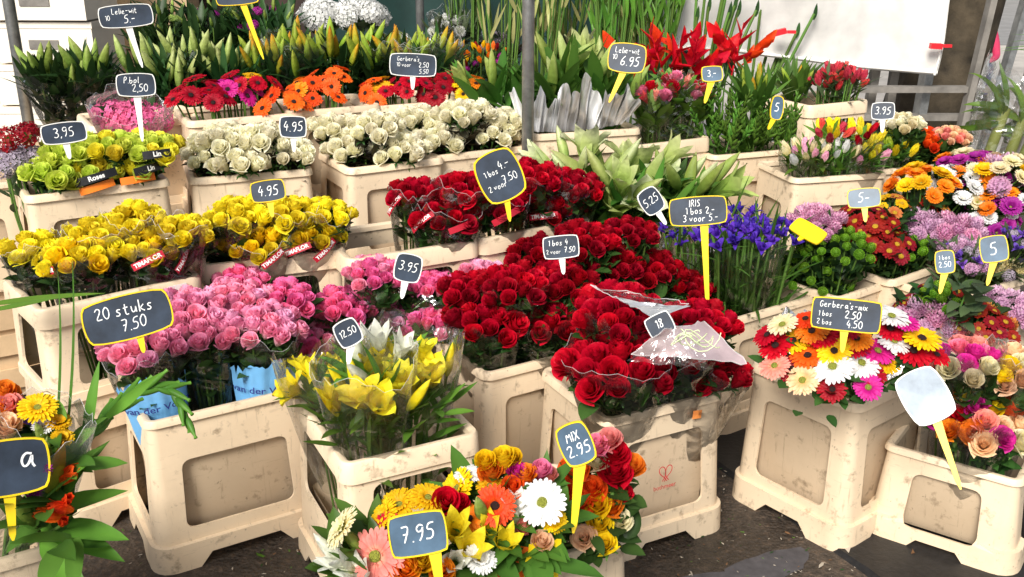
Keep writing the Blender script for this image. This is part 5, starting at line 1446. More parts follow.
mums('N1', 'lavender pompon bunch in front of the orange mixture', 925, 222, .66, [('mum', 'lavender')], .058, 9, pack=.85)
mums('N1', 'mauve pompon bunch hanging right', 962, 226, .65, [('mum', 'mauve'), ('mum', 'lavender')], .058, 8, pack=.85)
mums('N1', 'dark red and bronze chrysanthemum bunch behind the lavender ones', 920, 206, .68, [('daisy', 'maroon'), ('daisy', 'maroon'), ('daisy', 'bronze')], .056, 12)
mums('N1', 'orange chrysanthemum bunch at the left of the tall mixture', 925, 180, .75, [('bigmum', 'orange'), ('bigmum', 'gerbyel'), ('bigmum', 'orange')], .07, 10)
mums('N1', 'white and orange chrysanthemum bunch in the tall mixture', 955, 182, .75, [('bigmum', 'purewhite'), ('bigmum', 'orange'), ('bigmum', 'purewhite')], .075, 10)
mums('N1', 'purple and yellow chrysanthemum bunch in the tall mixture', 985, 188, .74, [('bigmum', 'purple'), ('bigmum', 'cream'), ('bigmum', 'gerbyel')], .075, 10)
mums('N1', 'yellow, orange and white chrysanthemum bunch at the right edge', 1012, 196, .73, [('bigmum', 'gerbyel'), ('bigmum', 'purewhite'), ('bigmum', 'orange'), ('bigmum', 'purple')], .075, 11)
mums('N1', 'magenta chrysanthemum bunch below the white ones', 992, 214, .69, [('bigmum', 'purple'), ('bigmum', 'purewhite')], .065, 9)
mums('N1', 'orange and purple chrysanthemum bunch at the very back', 975, 164, .80, [('bigmum', 'orange'), ('bigmum', 'cream'), ('bigmum', 'purple')], .07, 12)
mums('N1', 'lilac and yellow chrysanthemum bunch at the back right edge', 1010, 168, .80, [('bigmum', 'gerbyel'), ('mum', 'lavender'), ('bigmum', 'cream')], .07, 10)
mums('S1', 'violet iris and statice bunch left of the slate 5 sign', 968, 250, .58, [('iris', 'blueviolet'), ('mum', 'lavender'), ('cluster', 'lilac')], .048, 16, leafy=('grey_leaf', 4, .09, .02), fill=20)
mums('S1', 'violet iris and statice bunch under the slate 5 sign', 1000, 256, .57, [('iris', 'blueviolet'), ('cluster', 'lilac'), ('mum', 'cream')], .048, 16, leafy=('grey_leaf', 4, .09, .02), fill=20)
mums('S1', 'violet and pale statice bunch at the right edge', 1022, 236, .60, [('iris', 'blueviolet'), ('cluster', 'lilac')], .048, 12, leafy=('grey_leaf', 4, .09, .02), fill=16)
mums('B9', 'mauve pompon bunch in front of the small blue sign', 930, 312, .50, [('mum', 'lavender'), ('mum', 'mauve')], .060, 10, pack=.85)
mums('B9', 'green button bunch behind the mauve pompons', 944, 293, .53, [('button', 'santini'), ('button', 'santini'), ('daisy', 'maroon')], .040, 13, pack=1.0, fill=16)
mums('B9', 'bronze pompon bunch at the front right', 982, 318, .50, [('mum', 'bronze'), ('daisy', 'maroon')], .050, 15, pack=.85)
mums('B9', 'lavender pompon bunch at the right edge over the bronze ones', 1012, 302, .52, [('mum', 'lavender')], .056, 10, pack=.85)
mums('B9', 'dark red daisy bunch at the left corner of the mauve bucket', 915, 303, .50, [('daisy', 'maroon')], .046, 7)
# broad eucalyptus like leaves between mauve and bronze
lv = thing('leafy_spray', 'spray of broad grey green leaves between the mauve and bronze pompons', 'leaf spray', P(955, 330, .40)); mb = MB()
for k in range(26):
    f_ = k / 26; leaf(mb, Vector((U(-.02, .03), -.03 * f_, .02 + .14 * f_)), Vector((U(-1, 1), U(-.9, .1), U(.1, .9))), Vector((0, -.3, 1)), U(.05, .08), U(.03, .042), U(.1, .9), 0)
mb.tube([Vector((0, 0, -.05)), Vector((0, -.01, .08)), Vector((.01, -.03, .16))], .003, 5, 1); mb.build('greenery', [M['grey_leaf'], M['stem']], lv)

# dark leafy bunches high at the back left
for (u, v, lab, c) in [(165, 14, 'dark leafy bunch at the back beside the lelie sign', 'lilydark'), (210, 16, 'dark bunch with purple flowers behind the pale lily buds', 'purple'), (262, 12, 'dark bunch with purple flowers left of the white hydrangeas', 'purple')]:
    bunch(None, lab, 'flower bunch', 'leafy_bunch', u, v, 1.1, [('cluster', c, .6) if k % 4 == 0 else ('lily_bud', 'lilydark', .8) for k in range(12)], .09, 'dark leafy bunches at the back left', leafy=('dark_leaf', 8, .16, .03), base_z=.75, y=4.75, fill=50, pack=1.1, spread=.3)
for (u, v, lab, c) in [(450, 22, 'pale flower bunch in film at the back left of the pole', 'purewhite'), (500, 40, 'white and lilac flower bunch beside the steel pole at the back', 'lilac'), (575, 45, 'cream flower bunch behind the lilies right of the pole', 'cream')]:
    bunch(None, lab, 'flower bunch', 'pale_bunch', u, v, 1.1, [('mum', c) for k in range(9)], .055, 'pale bunches at the back', leafy=('grey_leaf', 5, .12, .025), base_z=.7, y=5.0, fill=30, pack=1.25, sleeve='cello_haze', ext=.05)
# ---- bouquets laid out flower by flower
def bouquet(bk, name, label, cat, heads, group=None, leafy=None, nleaf=30, sleeve=None, base_z=None, ctr=None, lean=.55, ext=0.0, Rs=.12, back=None):
    pts = [P(h[2], h[3], h[4]) for h in heads]
    c = sum(pts, Vector((0, 0, 0))) / len(pts)
    b = BK[bk]; base = b['c'].lerp(Vector((c.x, c.y, 0)), .35); base.z = b['z'] - .24 if base_z is None else base_z
    t = thing(name, label, cat, base, group)
    fol = MB(); A = (c - base).normalized()
    for (kind, col, u, v, z, sz, *rest), p in zip(heads, pts):
        out = (p - c); tc = (CAMP - p).normalized()
        nrm = (Vector((0, 0, .75)) + tc * lean + out * 2.6 + Vector((U(-.18, .18), U(-.18, .18), 0))).normalized()
        if rest: nrm = Vector(rest[0]).normalized()
        q = p - nrm * sz * (.5 if kind in ('lily_bud', 'liatris') else .38 if kind in ('rose', 'ranunculus', 'tulip', 'lily_half', 'lily_open', 'iris') else 0)
        link(HEADNAME[kind], head_mesh(kind, col, rnd.randrange(3)), t, Matrix.LocRotScale(q - base, orient(nrm, U(0, 6.28)), Vector((sz, sz, sz))))
        s0 = Vector((U(-.03, .03), U(-.03, .03), 0)); mid = through_rim(b, base + s0, q) - base
        fol.tube([s0, mid, q - base - nrm * sz * .1], .0035, 5, 1, .5)
    lm, lL, lW = leafy or ('rose_leaf', .08, .035)
    for k in range(nleaf):
        p = rnd.choice(pts).lerp(c, U(0, .5)) + Vector((U(-.03, .03), U(-.02, .04), U(-.08, -.03))); out = p - c; p = inside_rim(b, p, .04)
        leaf(fol, p - base, (out.normalized() * .35 + Vector((U(-.6, .6), U(-.8, .3), U(.2, 1.0)))).normalized(), Vector((0, -.3, 1)), lL * U(.6, 1.2), lW * U(.7, 1.3), U(-.1, .7), 0)
    fol.build('greenery', [M[lm], M['stem']], t)  # holds the flower stems as well as the leaves
    if sleeve:
        L_ = (c - base).length
        film(t, Vector((0, 0, 0)), A, .05, Rs, L_ * .2, L_ + ext, M[sleeve], 'sleeve', None, .03, .08, 40, 9, rnd.randrange(999), .8, base)
    return t

g_, gl = 'gerbera', 'gerbera_light'
bouquet('B6', 'gerbera_bouquet', 'mixed gerberas of every colour with two big white ones, under the gerbera mix sign', 'gerbera bunch', [
    (gl, 'purewhite', 833, 368, .575, 0.093), (gl, 'purewhite', 861, 364, .57, 0.084), (g_, 'gerbyel', 793, 342, .60, 0.086), (g_, 'orangered', 808, 357, .58, 0.084), (g_, 'gerbyel', 834, 352, .60, 0.081),
    (g_, 'red', 853, 344, .61, 0.084), (g_, 'red', 822, 338, .62, 0.079), (g_, 'orange', 812, 332, .63, 0.079), (g_, 'red', 776, 347, .59, 0.084), (gl, 'magenta', 877, 352, .59, 0.079),
    (g_, 'gerbyel', 884, 363, .56, 0.075), (gl, 'purewhite', 893, 343, .61, 0.079), (g_, 'red', 912, 352, .59, 0.093), (g_, 'gerbyel', 921, 340, .62, 0.093), (g_, 'red', 890, 330, .63, 0.079),
    (gl, 'purewhite', 891, 318, .66, 0.086), (g_, 'orange', 856, 340, .62, 0.079), (g_, 'darkred', 870, 375, .55, 0.075), (gl, 'magenta', 868, 388, .53, 0.068), (g_, 'darkred', 792, 370, .55, 0.075),
    (gl, 'peach', 803, 381, .54, 0.079), (gl, 'coral', 775, 367, .56, 0.075), (g_, 'orangered', 806, 320, .65, 0.068), (gl, 'cream', 783, 326, .64, 0.075), (g_, 'red', 768, 336, .61, 0.072),
    (g_, 'red', 846, 328, .64, 0.075), (gl, 'magenta', 905, 325, .65, 0.068), (g_, 'red', 936, 356, .58, 0.070), (g_, 'orange', 822, 378, .545, 0.066), (g_, 'darkred', 832, 390, .53, 0.066)],
    None, ('rose_leaf', .055, .03), 80)
for kq in range(1):
    fm = thing('clear_film', 'loose clear film round the mixed gerberas', 'film', BK['B6']['c'] + Vector((0, 0, .36))); film(fm, Vector((0, 0, 0)), Vector((-.05, -.1, 1)).normalized(), .12, .20, 0, .12, M['cello'], 'sleeve', None, .03, .08, 40, 8, 4, .8, fm.location)

# ranunculus and rose cones in the short bucket
cols = ['coral', 'orangered', 'hydpink', 'peach', 'red', 'goldrose', 'magenta', 'cream', 'orange']
RB = 'mixed bunches in pointed clear sleeves'
bunch('B7', 'round mixed ranunculus bunch at the front of the short bucket, red, peach and magenta', 'flower bunch', 'ranunculus_bunch', 980, 418, .42, mixed([('ranunculus', c) for c in cols], 20), .060, RB, sleeve='cello_haze', ext=.03, lean=.35, base_z=.04, fill=40, leafy=('rose_leaf', 2, .06, .035), pack=.70, fit=.8)
bunch('B7', 'mixed pink and orange rose bunch between the gerberas and the short bucket', 'flower bunch', 'rose_bunch', 965, 362, .50, mixed([('rose', c) for c in ['hydpink', 'coral', 'peach', 'cream', 'magenta', 'goldrose']], 14), .056, RB, sleeve='cello_haze', ext=.05, lean=.25, base_z=.08, fill=40, leafy=('rose_leaf', 2, .06, .035), pack=.72, fit=.8)
bunch('B7', 'pale peach and yellow bunch in hazy film at the right edge', 'flower bunch', 'rose_bunch', 1014, 372, .48, mixed([('rose', c) for c in ['peach', 'cream', 'goldrose', 'coral']], 12), .056, RB, sleeve='cello_haze', ext=.05, lean=.25, base_z=.08, fill=30, leafy=('rose_leaf', 2, .06, .035), pack=.72, fit=.8)

# the front bucket of sunny bouquets
bouquet('B3', 'mix_bunch', 'round red and orange ranunculus bunch under the MIX sign', 'flower bunch', [
    ('ranunculus', 'red', 612, 459, .60, 0.061), ('ranunculus', 'hydpink', 596, 451, .62, 0.051), ('ranunculus', 'orange', 630, 471, .57, 0.054), ('ranunculus', 'red', 614, 478, .57, 0.064), ('ranunculus', 'cream', 598, 466, .59, 0.045),
    ('ranunculus', 'orangered', 574, 476, .57, 0.061), ('ranunculus', 'orangered', 592, 494, .54, 0.057), ('ranunculus', 'orangered', 578, 508, .52, 0.056), ('ranunculus', 'gerbyel', 598, 507, .52, 0.051), ('ranunculus', 'orange', 612, 510, .51, 0.052),
    ('ranunculus', 'goldrose', 597, 528, .48, 0.056), ('ranunculus', 'cream', 618, 524, .48, 0.051), ('ranunculus', 'red', 622, 497, .53, 0.041), ('ranunculus', 'peach', 585, 540, .47, 0.049), ('ranunculus', 'coral', 610, 444, .63, 0.049),
    ('ranunculus', 'red', 560, 520, .52, 0.049), ('ranunculus', 'orangered', 563, 495, .55, 0.054), ('ranunculus', 'goldrose', 606, 546, .46, 0.046)], 'sunny bouquets in the very front bucket', ('rose_leaf', .05, .03), 80)
bouquet('B3', 'mixed_bouquet', 'sunny mixed bouquet with a white daisy, orange gerberas and lilies, beside the MIX bunch', 'bouquet', [
    (gl, 'purewhite', 543, 503, .62, 0.082, (-.25, -.75, .7)), (g_, 'orangered', 495, 506, .62, 0.070, (0, -.8, .6)), ('rose', 'orange', 492, 478, .64, 0.049), ('rose', 'magenta', 516, 476, .64, 0.041), ('rose', 'orange', 525, 482, .63, 0.051),
    ('sunflower', 'gerbyel', 490, 487, .63, 0.049), ('rose', 'gerbyel', 486, 466, .66, 0.045), ('rose', 'goldrose', 505, 464, .66, 0.049), ('rose', 'gerbyel', 512, 462, .66, 0.041), ('rose', 'coral', 546, 480, .62, 0.041),
    (gl, 'purewhite', 468, 476, .64, 0.049), ('rose', 'orangered', 513, 492, .62, 0.049), ('lily_bud', 'lilydark', 480, 508, .63, 0.082), ('lily_half', 'lilywhite', 515, 512, .60, 0.074, (.1, -.3, .9)), ('sunflower', 'gerbyel', 460, 490, .62, 0.078, (-.7, -.4, .6)),
    ('bigmum', 'gerbyel', 552, 522, .58, 0.049), ('rose', 'orangered', 533, 497, .60, 0.041), ('rose', 'hydpink', 540, 474, .64, 0.041), ('lily_half', 'lilyyel', 490, 533, .58, 0.082, (0, -.5, .9)), ('lily_half', 'lilyyel', 504, 546, .56, 0.074, (.2, -.5, .9)),
    ('rose', 'coral', 525, 530, .56, 0.041), ('rose', 'peach', 540, 545, .54, 0.045), (g_, 'orange', 470, 520, .60, 0.057)], 'sunny bouquets in the very front bucket', ('lily_leaf', .085, .030), 90)
bouquet('B3', 'mixed_bouquet', 'sunny mixed bouquet with a coral gerbera and yellow sunflowers, behind the 7.95 sign', 'bouquet', [
    (gl, 'coral', 377, 556, .58, 0.094, (-.3, -.85, .45)), ('sunflower', 'gerbyel', 400, 507, .62, 0.070, (-.2, -.3, .9)), ('sunflower', 'gerbyel', 385, 516, .61, 0.061, (-.6, -.4, .7)), (g_, 'red', 388, 530, .60, 0.057, (-.4, -.7, .6)),
    ('sunflower', 'cream', 345, 530, .62, 0.074, (-.8, -.2, .7)), ('lily_bud', 'lilydark', 352, 540, .60, 0.074, (-.5, -.2, .9)), ('rose', 'red', 444, 506, .62, 0.057, (.2, -.6, .8)), ('rose', 'red', 458, 508, .61, 0.041), ('sunflower', 'gerbyel', 428, 500, .63, 0.066),
    ('lily_half', 'lilyyel', 455, 532, .60, 0.082, (.1, -.5, .9)), ('lily_half', 'lilyyel', 470, 550, .57, 0.082, (.2, -.6, .8)), ('lily_half', 'lilywhite', 455, 562, .55, 0.082, (.1, -.7, .6)), ('bigmum', 'purewhite', 478, 562, .55, 0.057), ('rose', 'orange', 440, 575, .54, 0.049),
    ('lily_half', 'lilywhite', 345, 562, .57, 0.082, (-.6, -.4, .6)), ('lily_half', 'lilywhite', 363, 575, .55, 0.082, (-.3, -.5, .8)), ('lily_bud', 'lilywhite', 327, 548, .59, 0.074, (-.5, -.2, .9)), ('lily_bud', 'lilywhite', 335, 566, .57, 0.074, (-.8, -.3, .7)), ('rose', 'orange', 405, 572, .55, 0.057), ('rose', 'gerbyel', 420, 566, .56, 0.049)],
    'sunny bouquets in the very front bucket', ('lily_leaf', .085, .030), 90)
for k, (pa, pb, pc_, pd, mat, lab) in enumerate([((455, 585, .46), (522, 582, .46), (528, 548, .54), (462, 556, .55), 'orange_print', 'orange printed film round the sunny bouquet, left of the yellow film'), ((520, 590, .46), (556, 584, .46), (562, 540, .55), (530, 544, .55), 'sign_yellow', 'yellow film round the sunny bouquet below the white daisy')]):
    o0 = P(*pa); f_ = crumple([P(*pa) - o0, P(*pb) - o0, P(*pc_) - o0, P(*pd) - o0], 9, 6, .004, 40 + k).build('printed_film', M[mat], None, None, True); f_.location = o0; tag(f_, lab, 'film')
for k, (u, v, z) in enumerate([(470, 545, .52)]):
    o0 = P(u, v, z - .1); fm = thing('clear_film', ['loose clear film over the sunny bouquet by the 7.95 sign', 'loose clear film below the MIX bunch'][k], 'film', o0)
    film(fm, Vector((0, 0, 0)), Vector((0, -.2, 1)).normalized(), .08, .15, 0, .16, M['cello'], 'sleeve', (-80, 80), .04, .1, 24, 8, 60 + k, .8, o0)

# bouquets at the left bottom edge
bouquet('A1', 'mixed_bouquet', 'bouquet with a purple spike, red tulips and broad leaves at the bottom left corner', 'bouquet', [
    ('liatris', 'purple', 37, 488, .62, .105, (.55, -.2, .8)), ('lily_bud', 'budorange', 56, 470, .63, .12, (.35, 0, .9)), ('tulip', 'orangered', 68, 476, .62, .055, (.7, -.1, .7)), ('tulip', 'orangered', 52, 514, .57, .06, (-.8, -.4, .4)), ('tulip', 'orangered', 62, 508, .58, .05, (-.6, -.5, .5)),
    ('tulip', 'orangered', 67, 500, .59, .038, (.5, -.4, .6)), ('tulip', 'orangered', 63, 522, .56, .035, (.4, -.4, .6)), ('lily_bud', 'lilydark', 46, 462, .64, .10, (.2, 0, 1)), ('lily_bud', 'lilydark', 20, 505, .60, .10, (-.2, -.3, 1))],
    None, ('lily_leaf', .11, .032), 30)
lv = thing('lily_leaf_spray', 'fan of broad bright green leaves reaching over the dark ground at the lower left', 'leaf spray', P(50, 540, .45)); mb = MB()
for (u, v, z, d, L_) in [(45, 530, .50, (.75, -.25, -.05), .16), (55, 527, .52, (.95, -.1, .0), .13), (42, 540, .48, (.6, -.5, -.3), .16), (30, 520, .52, (.9, .2, .35), .17), (20, 535, .5, (.8, -.1, .2), .16), (15, 525, .52, (.5, -.1, .6), .2), (50, 515, .54, (.4, .1, .7), .12)]:
    leaf(mb, P(u, v, z) - lv.location, Vector(d), Vector((0, -.4, 1)), L_, .042, .35, 0, 8, .3)
mb.build('greenery', [M['fresh_leaf']], lv)
bouquet('A1', 'mixed_bouquet', 'small film wrapped bouquet with yellow petals and a violet iris behind the left edge sign', 'bouquet', [
    ('sunflower', 'gerbyel', 38, 410, .72, .07, (.2, -.3, .8)), ('iris', 'blueviolet', 31, 418, .71, .05), ('bigmum', 'gerbyel', 58, 425, .69, .045), ('bigmum', 'gerbyel', 62, 440, .67, .04), ('lily_bud', 'lilydark', 42, 436, .68, .08), ('bigmum', 'purewhite', 44, 428, .69, .04)], None, ('fresh_leaf', .08, .03), 24, 'cello_haze', None, None, .5, .02, .075)
bouquet('A1', 'rose_bunch', 'orange rose bunch cut off by the left edge', 'rose bunch', [('rose', 'orange', 4, 402, .72, .06), ('rose', 'coral', 12, 412, .71, .055), ('rose', 'orange', 3, 420, .70, .06), ('rose', 'peach', 8, 432, .69, .055), ('rose', 'orange', 14, 425, .69, .05)], None, ('rose_leaf', .07, .04), 16)
# a bent gladiolus stem
gs = thing('gladiolus_stem', 'bent green gladiolus stem leaning across the left buckets', 'flower stem', P(72, 470, .60)); o0 = gs.location; mb = MB()
path = [P(72, 470, .60), P(85, 445, .62), P(104, 420, .64), P(128, 398, .66), P(150, 387, .67), P(168, 389, .66), P(180, 402, .64), P(190, 424, .60)]
path = [p - o0 for p in path]; mb.tube(path, [.006, .006, .006, .0055, .005, .004, .003, .001], 6, 1, .6)
for i in range(1, 8):
    for q in range(3):
        d = path[i] - path[i - 1]; p = path[i - 1].lerp(path[i], q / 3)
        bud(mb, i, .075 - .004 * i, .010 - .0005 * i, mi=0, c0=p, q=(d.normalized() + Vector((U(-.25, .25), U(-.25, .25), .25 * (-1) ** q))).normalized().to_track_quat('Z', 'Y'))
leaf(mb, path[1], Vector((.2, .1, .9)), Vector((0, -1, 0)), .16, .02, .2, 0); leaf(mb, path[2], Vector((.6, .1, .5)), Vector((0, -1, 0)), .15, .02, -.2, 0)
mb.build('stem', [M['fresh_leaf'], M['stem']], gs)
# long blades
bl = thing('grass_blade', 'long narrow green blade lying across the yellow rose bucket at the left edge', 'leaf', P(0, 305, .68)); mb = MB()
o0 = bl.location
leaf(mb, P(-20, 306, .68) - o0, P(95, 290, .68) - P(-20, 306, .68), Vector((0, -.5, 1)), .27, .020, .1, 0, 10); leaf(mb, P(-18, 312, .67) - o0, P(60, 300, .69) - P(-18, 312, .67), Vector((0, -.5, 1)), .18, .016, -.1, 0, 10)
mb.build('greenery', [M['fresh_leaf']], bl)
bl = thing('grass_blade', 'two thin upright blades rising in front of the yellow rose bucket', 'leaf', P(72, 480, .60)); mb = MB(); o0 = bl.location
for (u0, v0, z0, u1, v1, z1) in [(62, 470, .58, 98, 255, .95), (52, 470, .58, 82, 270, .92)]:
    a = P(u0, v0, z0); b_ = P(u1, v1, z1); leaf(mb, a - o0, b_ - a, Vector((-.6, -1, 0)), (b_ - a).length * 1.02, .008, -.25, 0, 12, .2)
mb.build('greenery', [M['lily_leaf']], bl)

# ---- price signs
S = sign
S('large yellow edged sign reading 20 stuks 7.50 over the pink roses', 128, 317, .70, 80, 40, [('20 stuks', .30, -.02, .20), ('7.50', .30, .05, -.20)], 'yellow', 7, 0, 18, .045, bulge=.12, stick_at=.08, stick_roll=-3)
S('small white edged sign reading 3.95 over the hot pink roses', 408, 268, .76, 25, 26, [('3.95', .36, 0, .05)], 'white', -16, 8, 15, .045, bulge=.10)
S('yellow edged sign reading 4.95 over the second yellow bucket', 268, 191, .86, 32, 20, [('4.95', .5, 0, 0)], 'yellow', 5, 0, 20, .045, bulge=.10)
S('white edged sign reading 3,95 over the lime roses', 64, 133, 1.00, 40, 19, [('3,95', .5, 0, .02)], 'white', 2, 6, 15, .045, bulge=.12)
S('white edged sign reading P.bol 2,50 on a pale stick before the pink hydrangea', 136, 85, 1.08, 35, 21, [('P.bol', .30, -.12, .22), ('2,50', .36, .10, -.16)], 'white', -2, 5, 15, .13, bulge=.10)
S('white edged sign reading Lelie-wit 5.- over the dark lilies', 126, 16, 1.24, 49, 20, [('Lelie-wit', .28, -.02, .24), ('10', .24, -.36, -.06), ('5.-', .40, .06, -.16)], 'white', 3, 4, 12, .13, bulge=.12, stick_roll=8)
S('yellow edged sign on a long yellow stick, cut off by the top edge', 237, -4, 1.28, 40, 16, [], 'yellow', 4, 0, 12, .19, bulge=.12, stick_roll=12, stick_at=.1)
S('small white edged sign reading 4.95 beside the white roses', 293, 127, .96, 25, 20, [('4.95', .48, 0, 0)], 'white', -4, 8, 15, .045, bulge=.08)
S('white edged sign with two lines of prices over the red and yellow gerberas', 413, 65, 1.10, 45, 21, [("Gerbera's", .21, -.10, .26), ('10 voor', .19, -.20, -.02), ('2.50', .24, .24, -.0), ('5.50', .22, .24, -.30)], 'white', -4, 6, 12, .045, bulge=.08)
S('large tilted yellow edged sign with 4.- and 7.50 over the red roses', 500, 176, .88, 40, 46, [('1 bos', .13, -.18, .12), ('4.-', .19, .20, .20), ('2 voor', .13, -.16, -.20), ('7.50', .17, .22, -.12)], 'yellow', 22, 10, 15, .07, bulge=.12, stick_roll=-22)
S('white edged sign reading 1 bos 4 2 voor 7.50 among the dark red roses', 561, 247, .72, 35, 22, [('1 bos 4', .26, -.08, .20), ('2 voor', .20, -.22, -.20), ('7.50', .25, .24, -.16)], 'white', 5, 5, 15, .045, bulge=.06)
S('large yellow edged sign reading IRIS on a long yellow stick', 698, 211, .80, 55, 27, [('IRIS', .25, -.05, .28), ('1 bos 2.-', .25, .04, .00), ('3 voor 5.-', .25, .04, -.28)], 'yellow', 6, 4, 14, .25, bulge=.08, stick_roll=-1, stick_at=.1)
S('narrow slate sign reading 5.25 among the white lilies', 651, 201, .83, 20, 24, [('5.25', .34, 0, .02)], 'white', 32, 15, 15, .045, bulge=.12)
S('yellow edged sign reading Lelie-wit 6.95 before the silver wrapped lilies', 627, 58, 1.15, 35, 26, [('Lelie-wit', .22, .0, .26), ('10', .2, -.34, .0), ('6.95', .36, .10, -.14)], 'yellow', -4, -6, 12, .10, 'slate', .12, stick_roll=-20)
S('small yellow edged glossy sign among the red film wrapped bunches', 712, 74, 1.10, 20, 15, [('3.-', .45, 0, 0)], 'yellow', 3, 10, 25, .07, 'slate_blue', .08, stick_roll=-22)
S('white edged sign reading 3.95 in front of the steel trestle', 883, 111, .94, 21, 16, [('3.95', .46, 0, 0)], 'white', 5, 0, 12, .045, bulge=.08)
S('tiny yellow edged sign standing on edge over the green bud spikes', 777, 108, .95, 11, 22, [('5', .4, 0, 0)], 'yellow', -10, 20, 20, .045, 'slate_blue', .10, stick_roll=-25)
S('yellow edged sign reading 5 over the golden daisies', 864, 198, .78, 30, 18, [('5-', .55, 0, 0)], 'yellow', 10, 0, 20, .045, 'slate_blue', .10)
S('yellow edged slate reading 5 tilted over the statice', 994, 249, .70, 24, 25, [('5', .5, 0, 0)], 'yellow', 18, -5, 20, .07, 'slate_blue', .08, stick_roll=-24)
S('small blue slate sign reading 1 bos 2.50 beside the statice', 945, 262, .66, 17, 22, [('1 bos', .2, 0, .2), ('2.50', .26, 0, -.14)], 'yellow', 14, -5, 20, .06, 'slate_blue', .08, stick_roll=-18)
S('wide yellow edged sign reading Gerbera\'s-mix over the mixed gerberas', 846, 315, .72, 66, 32, [("Gerbera's-mix", .20, -.04, .28), ('1 bos', .17, -.30, -.02), ('2.50', .24, .10, .00), ('2 bos', .17, -.30, -.29), ('4.50', .24, .14, -.29)], 'yellow', 1, 0, 14, .05, bulge=.03)
view = (CAMP - P(925, 396, .53)).normalized()
S('pointed glossy sign on a yellow stick catching the glare, beside the short bucket', 925, 396, .53, 40, 50, [], 'white', 36, 0, 20, .16, 'slate_glare', .10, normal=view * .9 + SUN_V, stick_roll=-12, stick_mat='sign_yellow')
S('yellow edged sign reading MIX 2.95, tilted, before the heart bucket', 576, 444, .72, 30, 40, [('MIX', .24, -.02, .2), ('2.95', .30, .02, -.16)], 'yellow', 24, 0, 15, .12, 'slate_blue', .10, stick_roll=-30)
S('yellow edged sign reading 7.95 in the very front bouquets', 418, 534, .64, 56, 42, [('7.95', .40, 0, .02)], 'yellow', 6, 0, 18, .08, 'slate_blue', .06, stick_roll=0, stick_at=.25)
S('large yellow edged sign with one letter showing, cut off by the left edge', 8, 468, .68, 72, 52, [('a', .52, .26, .20)], 'yellow', -8, 6, 16, .08, bulge=.10)
S('small white edged sign reading 12.50 among the yellow lilies', 348, 333, .70, 23, 25, [('12.50', .30, 0, .02)], 'white', 22, 5, 18, .045, bulge=.10, stick_roll=-40)
S('small dark sign half buried in the gift wrap on the red roses', 660, 325, .68, 26, 22, [('18', .4, 0, .05)], 'white', 32, -5, 15, .045, bulge=.06)
# a sign turned away, only its yellow back shows
S('sign turned away with its yellow back showing, between irises and green buttons', 808, 231, .68, 36, 17, [], 'yellow', -24, 0, 20, .02, 'sign_yellow', .08, normal=(-.35, -.55, .85))

# ================================================================== BACKGROUND
def pole(label, u, v, y, r, z0, z1):
    p = PY(u, v, y); t = thing('stall_pole', label, 'pole', (p.x, p.y, 0), 'galvanised stall poles')
    mb = MB(); mb.tube([Vector((0, 0, z0)), Vector((0, 0, (z0 + z1) / 2)), Vector((0, 0, z1))], r, 16, cap=True); mb.build('tube', M['zinc'], t)
    mb = MB(); mb.tube([Vector((0, 0, 1.62)), Vector((0, 0, 1.70))], r * 1.3, 16, cap=True); mb.build('clamp', M['zinc'], t); mb = MB(); mb.box((0, 0, .006), (.12, .12, .012)); mb.build('foot_plate', M['zinc'], t, None, False)
pole('galvanised round steel pole standing among the flowers in the middle', 528, 90, 3.45, .021, 0, 2.9)
pole('thin galvanised steel pole at the back before the dark green sheet', 420, 12, 5.4, .022, 0, 2.9)
pole('galvanised steel pole at the left edge before the stacked boxes', 14, 35, 4.3, .024, 0, 2.9)
# white tarpaulin
tp = thing('white_tarpaulin', 'white tarpaulin hanging behind the stall, fixed with red clips', 'tarpaulin', (1.5, 4.95, .8))
mb = MB(); nu, nv = 40, 22; x0, x1 = .50, 2.07; pts = []
for j in range(nv):
    t = j / (nv - 1)
    for i in range(nu):
        s = i / (nu - 1); x = x0 + (x1 + .14 * t - x0) * s; z = .90 - .06 * s + .03 * math.sin(s * 5) + t * 1.7
        y = 4.95 + .035 * math.sin(s * 9 + t * 2) * (1 - .4 * t) + .03 * math.sin(s * 4 - t * 9) + .02 * math.sin(t * 14 + s * 3) + .012 * math.sin(s * 23 + t * 17) + .05 * (1 - s)
        pts.append(Vector((x, y, z)) - tp.location)
mb.grid(pts, nu, nv)
mb.build('sheet', petal_mat('white tarpaulin cloth', [(0, (.90, .88, .84)), (1, (.90, .88, .84))], .6, .35, 0, .05), tp)
hem = MB(); row = pts[:nu]; side = [pts[j * nu + nu - 1] for j in range(nv)]
hem.tube([p + Vector((0, -.004, .012)) for p in row], .009, 6); hem.tube([p + Vector((-.012, -.004, 0)) for p in side], .007, 6); hem.build('hem', M['paper'], tp)
for (u, v) in [(780, 32), (936, 46)]:
    p = PY(u, v, 4.88) - tp.location; c = MB(); c.box(p, (.055, .03, .026), 0, Quaternion((0, 1, 0), -.25 if u == 780 else .05)); c.box(p + Vector((.055, .005, 0)), (.04, .02, .014), 0); c.build('clip', M['red_clip'], tp, None, False)
